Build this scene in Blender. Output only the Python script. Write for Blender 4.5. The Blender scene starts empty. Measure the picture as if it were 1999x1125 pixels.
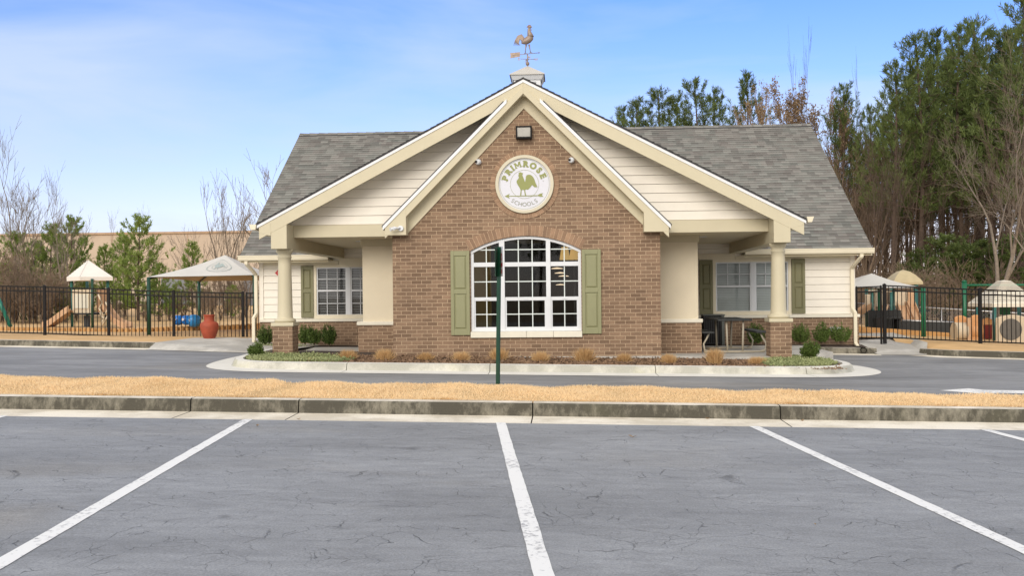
import bpy, math, random
import numpy as np
from mathutils import Vector, Matrix
random.seed(7); RNG = np.random.default_rng(7)
scene = bpy.context.scene
R = math.radians
# ------------------------------------------------------------------ camera
CAM_H = 1.4
yaw = -math.atan(100/1850.0); roll = 0.010
cam_d = bpy.data.cameras.new('camera'); cam = bpy.data.objects.new('camera', cam_d)
scene.collection.objects.link(cam); scene.camera = cam
cam_d.sensor_width = 36.0; cam_d.lens = 36.0*1850/1999; cam_d.shift_y = 13.5/1999
cam_d.clip_start = 0.05; cam_d.clip_end = 2000
fw = Vector((math.sin(yaw), math.cos(yaw), 0)); rt = Vector((math.cos(yaw), -math.sin(yaw), 0)); up = Vector((0,0,1))
up2 = up*math.cos(roll)+rt*math.sin(roll); rt2 = rt*math.cos(roll)-up*math.sin(roll)
M = Matrix((rt2, up2, -fw)).transposed().to_4x4(); M.translation = Vector((0,0,CAM_H)); cam.matrix_world = M
# ------------------------------------------------------------------ sky
SUN_EL, SUN_AZ = R(25), R(195)      # azimuth clockwise from +Y : sun behind the camera, to the left
world = bpy.data.worlds.new('World'); scene.world = world; world.use_nodes = True
wn, wl = world.node_tree.nodes, world.node_tree.links
bg = wn['Background']
sky = wn.new('ShaderNodeTexSky'); sky.sky_type = 'NISHITA'; sky.sun_disc = False
sky.sun_elevation = SUN_EL; sky.sun_rotation = SUN_AZ; sky.air_density = 1.0; sky.dust_density = 0.3; sky.ozone_density = 1.6
tc = wn.new('ShaderNodeTexCoord')
mp = wn.new('ShaderNodeMapping'); mp.inputs['Scale'].default_value = (1.0, 1.2, 4.2); mp.inputs['Rotation'].default_value = (0.0, 0.22, 0.3)
wl.new(tc.outputs['Generated'], mp.inputs['Vector'])
nz = wn.new('ShaderNodeTexNoise'); nz.inputs['Scale'].default_value = 2.4; nz.inputs['Detail'].default_value = 6; nz.inputs['Roughness'].default_value = 0.5; nz.inputs['Distortion'].default_value = 0.35
wl.new(mp.outputs[0], nz.inputs['Vector'])
cr = wn.new('ShaderNodeValToRGB'); cr.color_ramp.elements[0].position = 0.44; cr.color_ramp.elements[0].color = (0,0,0,1); cr.color_ramp.elements[1].position = 0.66; cr.color_ramp.elements[1].color = (1,1,1,1)
wl.new(nz.outputs['Fac'], cr.inputs['Fac'])
sx = wn.new('ShaderNodeSeparateXYZ'); wl.new(tc.outputs['Generated'], sx.inputs[0])
# thin veil grows towards the horizon and to the left of the view
mr = wn.new('ShaderNodeMapRange'); mr.inputs['From Min'].default_value = 0.34; mr.inputs['From Max'].default_value = 0.02; mr.inputs['To Min'].default_value = 0.02; mr.inputs['To Max'].default_value = 0.80
wl.new(sx.outputs['Z'], mr.inputs['Value'])
ml = wn.new('ShaderNodeMapRange'); ml.inputs['From Min'].default_value = 0.45; ml.inputs['From Max'].default_value = -0.55; ml.inputs['To Min'].default_value = 0.35; ml.inputs['To Max'].default_value = 1.15
wl.new(sx.outputs['X'], ml.inputs['Value'])
m1 = wn.new('ShaderNodeMath'); m1.operation = 'MULTIPLY'; wl.new(mr.outputs[0], m1.inputs[0]); wl.new(ml.outputs[0], m1.inputs[1])
m2 = wn.new('ShaderNodeMath'); m2.operation = 'MULTIPLY_ADD'; m2.inputs[1].default_value = 0.62; wl.new(cr.outputs[0], m2.inputs[0]); wl.new(m1.outputs[0], m2.inputs[2]); m2.use_clamp = True
m3 = wn.new('ShaderNodeMath'); m3.operation = 'MULTIPLY'; m3.inputs[1].default_value = 0.78; wl.new(m2.outputs[0], m3.inputs[0])
mix = wn.new('ShaderNodeMix'); mix.data_type = 'RGBA'
wl.new(m3.outputs[0], mix.inputs['Factor']); hs_ = wn.new('ShaderNodeHueSaturation'); hs_.inputs['Saturation'].default_value = 1.38; hs_.inputs['Value'].default_value = 1.12; wl.new(sky.outputs[0], hs_.inputs['Color'])
vm_ = wn.new('ShaderNodeVectorMath'); vm_.operation='MULTIPLY'; vm_.inputs[1].default_value=(1.06,0.82,1.10); wl.new(hs_.outputs[0], vm_.inputs[0]); wl.new(vm_.outputs[0], mix.inputs['A']); mix.inputs['B'].default_value = (4.0, 4.65, 5.6, 1)
mB = wn.new('ShaderNodeMapRange'); mB.inputs['From Min'].default_value=0.25; mB.inputs['From Max'].default_value=-0.35; wl.new(sx.outputs['Y'], mB.inputs['Value'])  # warm white cloud added out of view, behind and overhead, to neutralise blue light
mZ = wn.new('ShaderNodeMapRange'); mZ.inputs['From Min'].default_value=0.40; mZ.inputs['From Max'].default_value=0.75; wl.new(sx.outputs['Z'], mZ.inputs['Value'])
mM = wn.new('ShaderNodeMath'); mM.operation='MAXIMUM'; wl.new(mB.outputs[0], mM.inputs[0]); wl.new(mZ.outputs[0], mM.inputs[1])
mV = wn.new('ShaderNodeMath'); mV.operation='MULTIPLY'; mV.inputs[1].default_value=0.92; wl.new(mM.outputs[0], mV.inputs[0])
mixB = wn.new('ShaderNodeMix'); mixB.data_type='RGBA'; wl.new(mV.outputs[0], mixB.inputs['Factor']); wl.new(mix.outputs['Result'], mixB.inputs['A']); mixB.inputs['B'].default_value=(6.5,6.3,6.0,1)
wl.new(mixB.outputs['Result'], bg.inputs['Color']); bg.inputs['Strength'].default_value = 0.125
sun_d = bpy.data.lights.new('sun', 'SUN'); sun_d.energy = 1.6; sun_d.angle = R(36); sun_d.color = (1.0, 0.92, 0.82)
sun = bpy.data.objects.new('sun', sun_d); scene.collection.objects.link(sun)
sd = Vector((math.sin(SUN_AZ)*math.cos(SUN_EL), math.cos(SUN_AZ)*math.cos(SUN_EL), math.sin(SUN_EL)))
sun.rotation_euler = sd.to_track_quat('Z', 'Y').to_euler(); sun.location = (0,-10,30)
vs = scene.view_settings; vs.view_transform = 'Standard'; vs.look = 'None'; vs.gamma = 1; vs.exposure = 0.48
scene.cycles.max_bounces = 6; scene.cycles.transparent_max_bounces = 10
# ------------------------------------------------------------------ helpers
C = scene.collection
def meta(o, label=None, cat=None, group=None, kind=None):
    if label: o['label'] = label
    if cat: o['category'] = cat
    if group: o['group'] = group
    if kind: o['kind'] = kind
    return o
def thing(name, label, cat, loc=(0,0,0), rz=0, group=None):
    o = bpy.data.objects.new(name, None); C.objects.link(o); o.empty_display_size = 0.2
    o.location = loc; o.rotation_euler = (0,0,rz); return meta(o, label, cat, group)
def root_of(o):
    while o.parent: o = o.parent
    return o
def finish(name, me, mats, parent, origin):
    if not isinstance(mats, (list, tuple)): mats = [mats]
    for m in mats: me.materials.append(m)
    ob = bpy.data.objects.new(name, me); C.objects.link(ob)
    if parent: ob.parent = parent
    elif origin is not None: ob.location = origin
    return ob
def auto_uv(me):
    n = len(me.loops)
    if n == 0: return
    uvl = me.uv_layers.new(name='UVMap')
    co = np.empty(len(me.vertices)*3); me.vertices.foreach_get('co', co); co = co.reshape(-1,3)
    li = np.empty(n, int); me.loops.foreach_get('vertex_index', li)
    pn = np.empty(len(me.polygons)*3); me.polygons.foreach_get('normal', pn); pn = pn.reshape(-1,3)
    lt = np.empty(len(me.polygons), int); me.polygons.foreach_get('loop_total', lt)
    N = np.repeat(pn, lt, axis=0)
    flat = np.abs(N[:,2]) > 0.995
    U = np.stack([-N[:,1], N[:,0], np.zeros(n)], 1); l = np.linalg.norm(U, axis=1); l[l<1e-6] = 1; U /= l[:,None]
    U[flat] = (1,0,0); V = np.cross(N, U); V[flat] = (0,1,0)
    U[U[:,0] < -0.2] *= -1
    P = co[li]
    uv = np.stack([(P*U).sum(1), (P*V).sum(1)], 1)
    uvl.data.foreach_set('uv', uv.ravel())
class MB:
    """collects faces in world (or thing-local) coordinates"""
    def __init__(s): s.v=[]; s.f=[]; s.m=[]; s.sm=[]
    def add(s, vs, fs, m=0, sm=False):
        b=len(s.v); s.v.extend([tuple(v) for v in vs]); s.f.extend([tuple(i+b for i in f) for f in fs]); s.m.extend([m]*len(fs)); s.sm.extend([sm]*len(fs)); return s
    def box(s, x0,x1,y0,y1,z0,z1, m=0):
        return s.add([(x0,y0,z0),(x1,y0,z0),(x1,y1,z0),(x0,y1,z0),(x0,y0,z1),(x1,y0,z1),(x1,y1,z1),(x0,y1,z1)],
            [(0,3,2,1),(4,5,6,7),(0,1,5,4),(1,2,6,5),(2,3,7,6),(3,0,4,7)], m)
    def cbox(s, x,y,z, w,d,h, m=0): return s.box(x-w/2,x+w/2,y-d/2,y+d/2,z,z+h,m)
    def quad(s, a,b,c,d, m=0): return s.add([a,b,c,d],[(0,1,2,3)],m)
    def prism_y(s, pts, y0, y1, m=0):      # polygon in XZ extruded along Y (pts counter-clockwise seen from the camera side)
        n=len(pts); vs=[(x,y0,z) for x,z in pts]+[(x,y1,z) for x,z in pts]
        fs=[tuple(range(n)), tuple(range(2*n-1,n-1,-1))]+[(i,i+n,(i+1)%n+n,(i+1)%n) for i in range(n)]
        return s.add(vs,fs,m)
    def prism_z(s, pts, z0, z1, m=0):
        n=len(pts); g=(lambda z,x,y: z(x,y) if callable(z) else z)
        vs=[(x,y,g(z0,x,y)) for x,y in pts]+[(x,y,g(z1,x,y)) for x,y in pts]
        fs=[tuple(range(n-1,-1,-1)), tuple(range(n,2*n))]+[(i,(i+1)%n,(i+1)%n+n,i+n) for i in range(n)]
        return s.add(vs,fs,m)
    def bar(s, a, b, w, h=None, m=0):      # rectangular bar from a to b
        h = h or w; a=Vector(a); b=Vector(b); d=(b-a).normalized()
        u = d.cross(Vector((0,0,1)));  u = Vector((1,0,0)) if u.length<1e-4 else u.normalized(); v=u.cross(d)
        vs=[]
        for p in (a,b):
            for i,j in ((-1,-1),(1,-1),(1,1),(-1,1)): vs.append(p+u*w/2*i+v*h/2*j)
        return s.add(vs,[(0,1,2,3),(7,6,5,4),(0,4,5,1),(1,5,6,2),(2,6,7,3),(3,7,4,0)],m)
    def tube(s, pts, rad, n=8, m=0, caps=True, sm=True, sy=1.0):
        pts=[Vector(p) for p in pts]
        if not isinstance(rad,(list,tuple)): rad=[rad]*len(pts)
        vs=[]; ref=None
        for i,p in enumerate(pts):
            d=(pts[min(i+1,len(pts)-1)]-pts[max(i-1,0)]).normalized()
            if ref is None: ref = Vector((0,1,0)) if abs(d.y)<0.9 else Vector((1,0,0))
            u=d.cross(ref); u=u.normalized() if u.length>1e-5 else Vector((1,0,0)); v=u.cross(d)
            for k in range(n):
                a=2*math.pi*k/n; vs.append(p+u*math.cos(a)*rad[i]+v*math.sin(a)*rad[i]*sy)
        fs=[]
        for i in range(len(pts)-1):
            for k in range(n):
                fs.append((i*n+k,(i+1)*n+k,(i+1)*n+(k+1)%n,i*n+(k+1)%n))
        s.add(vs,fs,m,sm)
        if caps:
            b=len(s.v)-len(vs); s.f.append(tuple(b+k for k in range(n))); s.m.append(m); s.sm.append(False)
            s.f.append(tuple(b+(len(pts)-1)*n+k for k in range(n-1,-1,-1))); s.m.append(m); s.sm.append(False)
        return s
    def lathe(s, prof, cx=0, cy=0, n=24, m=0, sm=True):   # prof: (r,z)
        vs=[(cx+r*math.cos(2*math.pi*k/n), cy+r*math.sin(2*math.pi*k/n), z) for r,z in prof for k in range(n)]
        fs=[(i*n+k,i*n+(k+1)%n,(i+1)*n+(k+1)%n,(i+1)*n+k) for i in range(len(prof)-1) for k in range(n)]
        s.add(vs,fs,m,sm)
        b=len(s.v)-len(vs)
        if prof[0][0]>1e-4: s.f.append(tuple(b+k for k in range(n-1,-1,-1))); s.m.append(m); s.sm.append(False)
        if prof[-1][0]>1e-4: s.f.append(tuple(b+(len(prof)-1)*n+k for k in range(n))); s.m.append(m); s.sm.append(False)
        return s
    def build(s, name, mats, parent=None, origin=None, bevel=0, smooth=False):
        if parent: off = root_of(parent).location.copy()
        else: off = Vector(origin) if origin is not None else Vector((0,0,0))
        me=bpy.data.meshes.new(name); me.from_pydata([(v[0]-off.x,v[1]-off.y,v[2]-off.z) for v in s.v],[],s.f)
        me.polygons.foreach_set('material_index', s.m); me.polygons.foreach_set('use_smooth', [bool(x) or smooth for x in s.sm]); me.update()
        auto_uv(me)
        ob=finish(name, me, mats, parent, off if origin is not None else None)
        if bevel:
            b=ob.modifiers.new('bevel','BEVEL'); b.width=bevel; b.segments=2; b.limit_method='ANGLE'; b.angle_limit=R(40); b.harden_normals=False
        return ob
def copy_thing(root, loc=None, rz=None, scale=None, label=None, group=None):
    def cp(o, par):
        c=o.copy(); C.objects.link(c); c.parent=par
        for ch in o.children: cp(ch,c)
        return c
    r=cp(root,None)
    if loc is not None: r.location=loc
    if rz is not None: r.rotation_euler=(0,0,rz)
    if scale is not None: r.scale=(scale,)*3 if not isinstance(scale,tuple) else scale
    if label: r['label']=label
    if group: r['group']=group
    return r
# pixel -> point on a plane Y = const (used offline for layout, kept for the few measured things)
def at(px, py, Y):
    dx,dy=px-1000,576-py; u=dx*math.cos(roll)+dy*math.sin(roll); v=-dx*math.sin(roll)+dy*math.cos(roll)
    d=fw+rt*(u/1850)+up*(v/1850); t=Y/d.y
    return Vector((d.x*t, Y, CAM_H+d.z*t))
# ------------------------------------------------------------------ materials
def new_mat(name):
    m=bpy.data.materials.new(name); m.use_nodes=True; nt=m.node_tree; return m, nt.nodes, nt.links, nt.nodes['Principled BSDF']
def N(nodes, t, **kw):
    n=nodes.new(t)
    for k,v in kw.items():
        if k in n.inputs: n.inputs[k].default_value=v
        else: setattr(n,k,v)
    return n
def c4(c): return (c[0],c[1],c[2],1)
def mulc(c,k): return tuple(min(1,x*k) for x in c)
def plain(name, col, rough=0.6, var=0.12, scale=3.0, bump=0.0, bscale=60, metal=0.0, spec=0.5, island=0.0):
    m,n,l,b=new_mat(name)
    tcn=n.new('ShaderNodeTexCoord'); nz=N(n,'ShaderNodeTexNoise',Scale=scale,Detail=5.0,Roughness=0.6)
    l.new(tcn.outputs['Object'],nz.inputs['Vector'])
    rp=n.new('ShaderNodeValToRGB'); rp.color_ramp.elements[0].position=0.3; rp.color_ramp.elements[1].position=0.72
    rp.color_ramp.elements[0].color=c4(mulc(col,1-var)); rp.color_ramp.elements[1].color=c4(mulc(col,1+var*0.6))
    l.new(nz.outputs['Fac'],rp.inputs['Fac']); out=rp.outputs[0]
    if island:
        g=n.new('ShaderNodeNewGeometry'); mrn=N(n,'ShaderNodeMapRange'); mrn.inputs['To Min'].default_value=1-island; mrn.inputs['To Max'].default_value=1+island
        l.new(g.outputs['Random Per Island'],mrn.inputs['Value'])
        mx=n.new('ShaderNodeVectorMath'); mx.operation='SCALE'; l.new(out,mx.inputs[0]); l.new(mrn.outputs[0],mx.inputs['Scale']); out=mx.outputs[0]
    l.new(out,b.inputs['Base Color'])
    b.inputs['Roughness'].default_value=rough; b.inputs['Metallic'].default_value=metal; b.inputs['Specular IOR Level'].default_value=spec
    if bump:
        n2=N(n,'ShaderNodeTexNoise',Scale=bscale,Detail=4.0); l.new(tcn.outputs['Object'],n2.inputs['Vector'])
        bp=N(n,'ShaderNodeBump',Strength=bump,Distance=0.01); l.new(n2.outputs['Fac'],bp.inputs['Height']); l.new(bp.outputs[0],b.inputs['Normal'])
    return m
def brick_mat(name, c1, c2, mortar, w=0.213, h=0.078):
    m,n,l,b=new_mat(name)
    uv=n.new('ShaderNodeTexCoord')
    bt=N(n,'ShaderNodeTexBrick'); bt.offset=0.5; bt.inputs['Scale'].default_value=1.0; bt.inputs['Brick Width'].default_value=w; bt.inputs['Row Height'].default_value=h
    bt.inputs['Mortar Size'].default_value=0.0055; bt.inputs['Mortar Smooth'].default_value=0.15; bt.inputs['Bias'].default_value=0.0
    bt.inputs['Color1'].default_value=c4(c1); bt.inputs['Color2'].default_value=c4(c2); bt.inputs['Mortar'].default_value=c4(mortar)
    l.new(uv.outputs['UV'],bt.inputs['Vector'])
    nz=N(n,'ShaderNodeTexNoise',Scale=1.3,Detail=6.0,Roughness=0.65); l.new(uv.outputs['Object'],nz.inputs['Vector'])
    nf=N(n,'ShaderNodeTexNoise',Scale=70.0,Detail=3.0); l.new(uv.outputs['Object'],nf.inputs['Vector'])
    r1=N(n,'ShaderNodeMapRange'); r1.inputs['From Min'].default_value=0.3; r1.inputs['From Max'].default_value=0.7; r1.inputs['To Min'].default_value=0.86; r1.inputs['To Max'].default_value=1.12; l.new(nz.outputs['Fac'],r1.inputs['Value'])
    r2=N(n,'ShaderNodeMapRange'); r2.inputs['From Min'].default_value=0.3; r2.inputs['From Max'].default_value=0.7; r2.inputs['To Min'].default_value=0.85; r2.inputs['To Max'].default_value=1.12; l.new(nf.outputs['Fac'],r2.inputs['Value'])
    mm=N(n,'ShaderNodeMath',operation='MULTIPLY'); l.new(r1.outputs[0],mm.inputs[0]); l.new(r2.outputs[0],mm.inputs[1])
    sc=n.new('ShaderNodeVectorMath'); sc.operation='SCALE'; l.new(bt.outputs['Color'],sc.inputs[0]); l.new(mm.outputs[0],sc.inputs['Scale'])
    l.new(sc.outputs[0],b.inputs['Base Color']); b.inputs['Roughness'].default_value=0.85
    iv=N(n,'ShaderNodeMath',operation='SUBTRACT'); iv.inputs[0].default_value=1.0; l.new(bt.outputs['Fac'],iv.inputs[1])
    ad=N(n,'ShaderNodeMath',operation='MULTIPLY_ADD'); l.new(nf.outputs['Fac'],ad.inputs[0]); ad.inputs[1].default_value=0.25; l.new(iv.outputs[0],ad.inputs[2])
    bp=N(n,'ShaderNodeBump',Strength=0.8,Distance=0.008); l.new(ad.outputs[0],bp.inputs['Height']); l.new(bp.outputs[0],b.inputs['Normal'])
    return m
def shingle_mat(name):
    m,n,l,b=new_mat(name); uv=n.new('ShaderNodeTexCoord')
    def bk(w,off,c1,c2):
        bt=N(n,'ShaderNodeTexBrick'); bt.offset=off; bt.offset_frequency=3; bt.squash=1.0
        bt.inputs['Scale'].default_value=1; bt.inputs['Brick Width'].default_value=w; bt.inputs['Row Height'].default_value=0.14; bt.inputs['Mortar Size'].default_value=0.0
        bt.inputs['Color1'].default_value=c4(c1); bt.inputs['Color2'].default_value=c4(c2); l.new(uv.outputs['UV'],bt.inputs['Vector']); return bt
    a=bk(0.22,0.37,(0.095,0.092,0.086),(0.325,0.320,0.290)); c=bk(0.34,0.61,(0.180,0.155,0.142),(0.165,0.175,0.158))
    mx=n.new('ShaderNodeMix'); mx.data_type='RGBA'; mx.inputs['Factor'].default_value=0.5; l.new(a.outputs['Color'],mx.inputs['A']); l.new(c.outputs['Color'],mx.inputs['B'])
    nf=N(n,'ShaderNodeTexNoise',Scale=120.0,Detail=3.0); l.new(uv.outputs['Object'],nf.inputs['Vector'])
    r2=N(n,'ShaderNodeMapRange'); r2.inputs['From Min'].default_value=0.3; r2.inputs['From Max'].default_value=0.7; r2.inputs['To Min'].default_value=0.78; r2.inputs['To Max'].default_value=1.18; l.new(nf.outputs['Fac'],r2.inputs['Value'])
    sc=n.new('ShaderNodeVectorMath'); sc.operation='SCALE'; l.new(mx.outputs['Result'],sc.inputs[0]); l.new(r2.outputs[0],sc.inputs['Scale'])
    l.new(sc.outputs[0],b.inputs['Base Color']); b.inputs['Roughness'].default_value=0.9; b.inputs['Specular IOR Level'].default_value=0.25
    return m
def asphalt_mat(name, base, crack=True, patch=0.22, aggregate=0.16, tint=(0.30,0.27,0.22)):
    m,n,l,b=new_mat(name); tcn=n.new('ShaderNodeTexCoord')
    mpn=n.new('ShaderNodeMapping'); mpn.inputs['Scale'].default_value=(0.35,1.0,1.0); l.new(tcn.outputs['Object'],mpn.inputs['Vector'])
    n1=N(n,'ShaderNodeTexNoise',Scale=0.9,Detail=7.0,Roughness=0.62,Distortion=0.6); l.new(mpn.outputs[0],n1.inputs['Vector'])
    n2=N(n,'ShaderNodeTexNoise',Scale=75.0,Detail=5.0,Roughness=0.8); l.new(tcn.outputs['Object'],n2.inputs['Vector'])
    n3=N(n,'ShaderNodeTexNoise',Scale=9.0,Detail=5.0,Roughness=0.7); l.new(mpn.outputs[0],n3.inputs['Vector'])
    r1=N(n,'ShaderNodeMapRange'); r1.inputs['From Min'].default_value=0.28; r1.inputs['From Max'].default_value=0.72; r1.inputs['To Min'].default_value=1-patch; r1.inputs['To Max'].default_value=1+patch; l.new(n1.outputs['Fac'],r1.inputs['Value'])
    r2=N(n,'ShaderNodeMapRange'); r2.inputs['From Min'].default_value=0.3; r2.inputs['From Max'].default_value=0.7; r2.inputs['To Min'].default_value=1-aggregate; r2.inputs['To Max'].default_value=1+aggregate; l.new(n2.outputs['Fac'],r2.inputs['Value'])
    r3=N(n,'ShaderNodeMapRange'); r3.inputs['From Min'].default_value=0.3; r3.inputs['From Max'].default_value=0.7; r3.inputs['To Min'].default_value=0.86; r3.inputs['To Max'].default_value=1.14; l.new(n3.outputs['Fac'],r3.inputs['Value'])
    mm=N(n,'ShaderNodeMath',operation='MULTIPLY'); l.new(r1.outputs[0],mm.inputs[0]); l.new(r2.outputs[0],mm.inputs[1])
    m3=N(n,'ShaderNodeMath',operation='MULTIPLY'); l.new(mm.outputs[0],m3.inputs[0]); l.new(r3.outputs[0],m3.inputs[1]); fac=m3.outputs[0]
    h=n2.outputs['Fac']
    if crack:
        nd=N(n,'ShaderNodeTexNoise',Scale=2.2,Detail=4.0); l.new(tcn.outputs['Object'],nd.inputs['Vector'])
        va=n.new('ShaderNodeVectorMath'); va.operation='MULTIPLY_ADD'; l.new(nd.outputs['Color'],va.inputs[0]); va.inputs[1].default_value=(0.5,0.5,0); l.new(tcn.outputs['Object'],va.inputs[2])
        prev=None
        for scl,wd in ((0.9,0.0038),(2.0,0.0068),(5.0,0.012)):
            vo=N(n,'ShaderNodeTexVoronoi'); vo.feature='DISTANCE_TO_EDGE'; vo.inputs['Scale'].default_value=scl; l.new(va.outputs[0],vo.inputs['Vector'])
            lt=N(n,'ShaderNodeMapRange'); lt.inputs['From Min'].default_value=wd*0.35; lt.inputs['From Max'].default_value=wd; lt.inputs['To Min'].default_value=1; lt.inputs['To Max'].default_value=0; l.new(vo.outputs['Distance'],lt.inputs['Value'])
            br=N(n,'ShaderNodeTexNoise',Scale=1.1+scl*0.5,Detail=3.0); l.new(tcn.outputs['Object'],br.inputs['Vector'])
            b2=N(n,'ShaderNodeMapRange'); b2.inputs['From Min'].default_value=0.49; b2.inputs['From Max'].default_value=0.62; l.new(br.outputs['Fac'],b2.inputs['Value'])
            mu=N(n,'ShaderNodeMath',operation='MULTIPLY'); l.new(lt.outputs[0],mu.inputs[0]); l.new(b2.outputs[0],mu.inputs[1])
            if prev is None: prev=mu.outputs[0]
            else:
                mxx=N(n,'ShaderNodeMath',operation='MAXIMUM'); l.new(prev,mxx.inputs[0]); l.new(mu.outputs[0],mxx.inputs[1]); prev=mxx.outputs[0]
        dk=N(n,'ShaderNodeMath',operation='MULTIPLY_ADD'); l.new(prev,dk.inputs[0]); dk.inputs[1].default_value=-0.55; dk.inputs[2].default_value=1.0
        mf=N(n,'ShaderNodeMath',operation='MULTIPLY'); l.new(fac,mf.inputs[0]); l.new(dk.outputs[0],mf.inputs[1]); fac=mf.outputs[0]
        hs=N(n,'ShaderNodeMath',operation='MULTIPLY_ADD'); l.new(prev,hs.inputs[0]); hs.inputs[1].default_value=-3.0; l.new(n2.outputs['Fac'],hs.inputs[2]); h=hs.outputs[0]
    # brownish stains
    n4=N(n,'ShaderNodeTexNoise',Scale=0.55,Detail=5.0,Distortion=0.8); l.new(mpn.outputs[0],n4.inputs['Vector'])
    r4=N(n,'ShaderNodeMapRange'); r4.inputs['From Min'].default_value=0.56; r4.inputs['From Max'].default_value=0.74; r4.inputs['To Max'].default_value=0.5; l.new(n4.outputs['Fac'],r4.inputs['Value'])
    mx=n.new('ShaderNodeMix'); mx.data_type='RGBA'; mx.inputs['A'].default_value=c4(base); mx.inputs['B'].default_value=c4(mulc(tint,sum(base)/3/0.33)); l.new(r4.outputs[0],mx.inputs['Factor'])
    sc=n.new('ShaderNodeVectorMath'); sc.operation='SCALE'; l.new(mx.outputs['Result'],sc.inputs[0]); l.new(fac,sc.inputs['Scale'])
    l.new(sc.outputs[0],b.inputs['Base Color']); b.inputs['Roughness'].default_value=0.72; b.inputs['Specular IOR Level'].default_value=0.35
    bp=N(n,'ShaderNodeBump',Strength=0.5,Distance=0.004); l.new(h,bp.inputs['Height']); l.new(bp.outputs[0],b.inputs['Normal'])
    return m
def stained_concrete(name, clean, dirty, amount=0.5, streak=True, moss=None):
    m,n,l,b=new_mat(name); tcn=n.new('ShaderNodeTexCoord')
    mpn=n.new('ShaderNodeMapping'); mpn.inputs['Scale'].default_value=(11,11,5) if streak else (2,2,2); l.new(tcn.outputs['Object'],mpn.inputs['Vector'])
    n1=N(n,'ShaderNodeTexNoise',Scale=1.0,Detail=6.0,Roughness=0.7); l.new(mpn.outputs[0],n1.inputs['Vector'])
    n2=N(n,'ShaderNodeTexNoise',Scale=1.1,Detail=4.0); l.new(tcn.outputs['Object'],n2.inputs['Vector'])
    av=N(n,'ShaderNodeMath',operation='ADD'); l.new(n1.outputs['Fac'],av.inputs[0]); l.new(n2.outputs['Fac'],av.inputs[1])
    rp=N(n,'ShaderNodeMapRange'); rp.inputs['From Min'].default_value=1.45-amount; rp.inputs['From Max'].default_value=1.0-amount+0.2; l.new(av.outputs[0],rp.inputs['Value'])
    mx=n.new('ShaderNodeMix'); mx.data_type='RGBA'; mx.inputs['A'].default_value=c4(dirty); mx.inputs['B'].default_value=c4(clean); l.new(rp.outputs[0],mx.inputs['Factor'])
    out=mx.outputs['Result']
    if moss:
        n5=N(n,'ShaderNodeTexNoise',Scale=0.7,Detail=5.0,Roughness=0.65); l.new(tcn.outputs['Object'],n5.inputs['Vector'])
        r5=N(n,'ShaderNodeMapRange'); r5.inputs['From Min'].default_value=0.55; r5.inputs['From Max'].default_value=0.72; r5.inputs['To Max'].default_value=0.55; l.new(n5.outputs['Fac'],r5.inputs['Value'])
        m5=n.new('ShaderNodeMix'); m5.data_type='RGBA'; l.new(r5.outputs[0],m5.inputs['Factor']); l.new(out,m5.inputs['A']); m5.inputs['B'].default_value=c4(moss); out=m5.outputs['Result']
    nf=N(n,'ShaderNodeTexNoise',Scale=90.0,Detail=3.0); l.new(tcn.outputs['Object'],nf.inputs['Vector'])
    r2=N(n,'ShaderNodeMapRange'); r2.inputs['From Min'].default_value=0.3; r2.inputs['From Max'].default_value=0.7; r2.inputs['To Min'].default_value=0.86; r2.inputs['To Max'].default_value=1.1; l.new(nf.outputs['Fac'],r2.inputs['Value'])
    sc=n.new('ShaderNodeVectorMath'); sc.operation='SCALE'; l.new(out,sc.inputs[0]); l.new(r2.outputs[0],sc.inputs['Scale'])
    l.new(sc.outputs[0],b.inputs['Base Color']); b.inputs['Roughness'].default_value=0.85
    bp=N(n,'ShaderNodeBump',Strength=0.35,Distance=0.006); l.new(nf.outputs['Fac'],bp.inputs['Height']); l.new(bp.outputs[0],b.inputs['Normal'])
    return m
def foliage_mat(name, c1, c2, rough=0.6, trans=0.25):
    m,n,l,b=new_mat(name); g=n.new('ShaderNodeNewGeometry'); tcn=n.new('ShaderNodeTexCoord')
    nz=N(n,'ShaderNodeTexNoise',Scale=0.9,Detail=3.0); l.new(tcn.outputs['Object'],nz.inputs['Vector'])
    oi=n.new('ShaderNodeObjectInfo')
    ad=N(n,'ShaderNodeMath',operation='MULTIPLY_ADD'); l.new(g.outputs['Random Per Island'],ad.inputs[0]); ad.inputs[1].default_value=0.6; l.new(nz.outputs['Fac'],ad.inputs[2])
    a2=N(n,'ShaderNodeMath',operation='MULTIPLY_ADD'); l.new(oi.outputs['Random'],a2.inputs[0]); a2.inputs[1].default_value=0.35; l.new(ad.outputs[0],a2.inputs[2])
    rp=n.new('ShaderNodeValToRGB'); rp.color_ramp.elements[0].position=0.45; rp.color_ramp.elements[0].color=c4(c1); rp.color_ramp.elements[1].position=1.35/1.35; rp.color_ramp.elements[1].color=c4(c2)
    l.new(a2.outputs[0],rp.inputs['Fac']); l.new(rp.outputs[0],b.inputs['Base Color']); b.inputs['Roughness'].default_value=rough; b.inputs['Specular IOR Level'].default_value=0.25
    if trans:
        tr=n.new('ShaderNodeBsdfTranslucent'); l.new(rp.outputs[0],tr.inputs['Color']); ms=n.new('ShaderNodeMixShader'); ms.inputs[0].default_value=trans
        l.new(b.outputs[0],ms.inputs[1]); l.new(tr.outputs[0],ms.inputs[2]); l.new(ms.outputs[0],n['Material Output'].inputs['Surface'])
    return m
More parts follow.
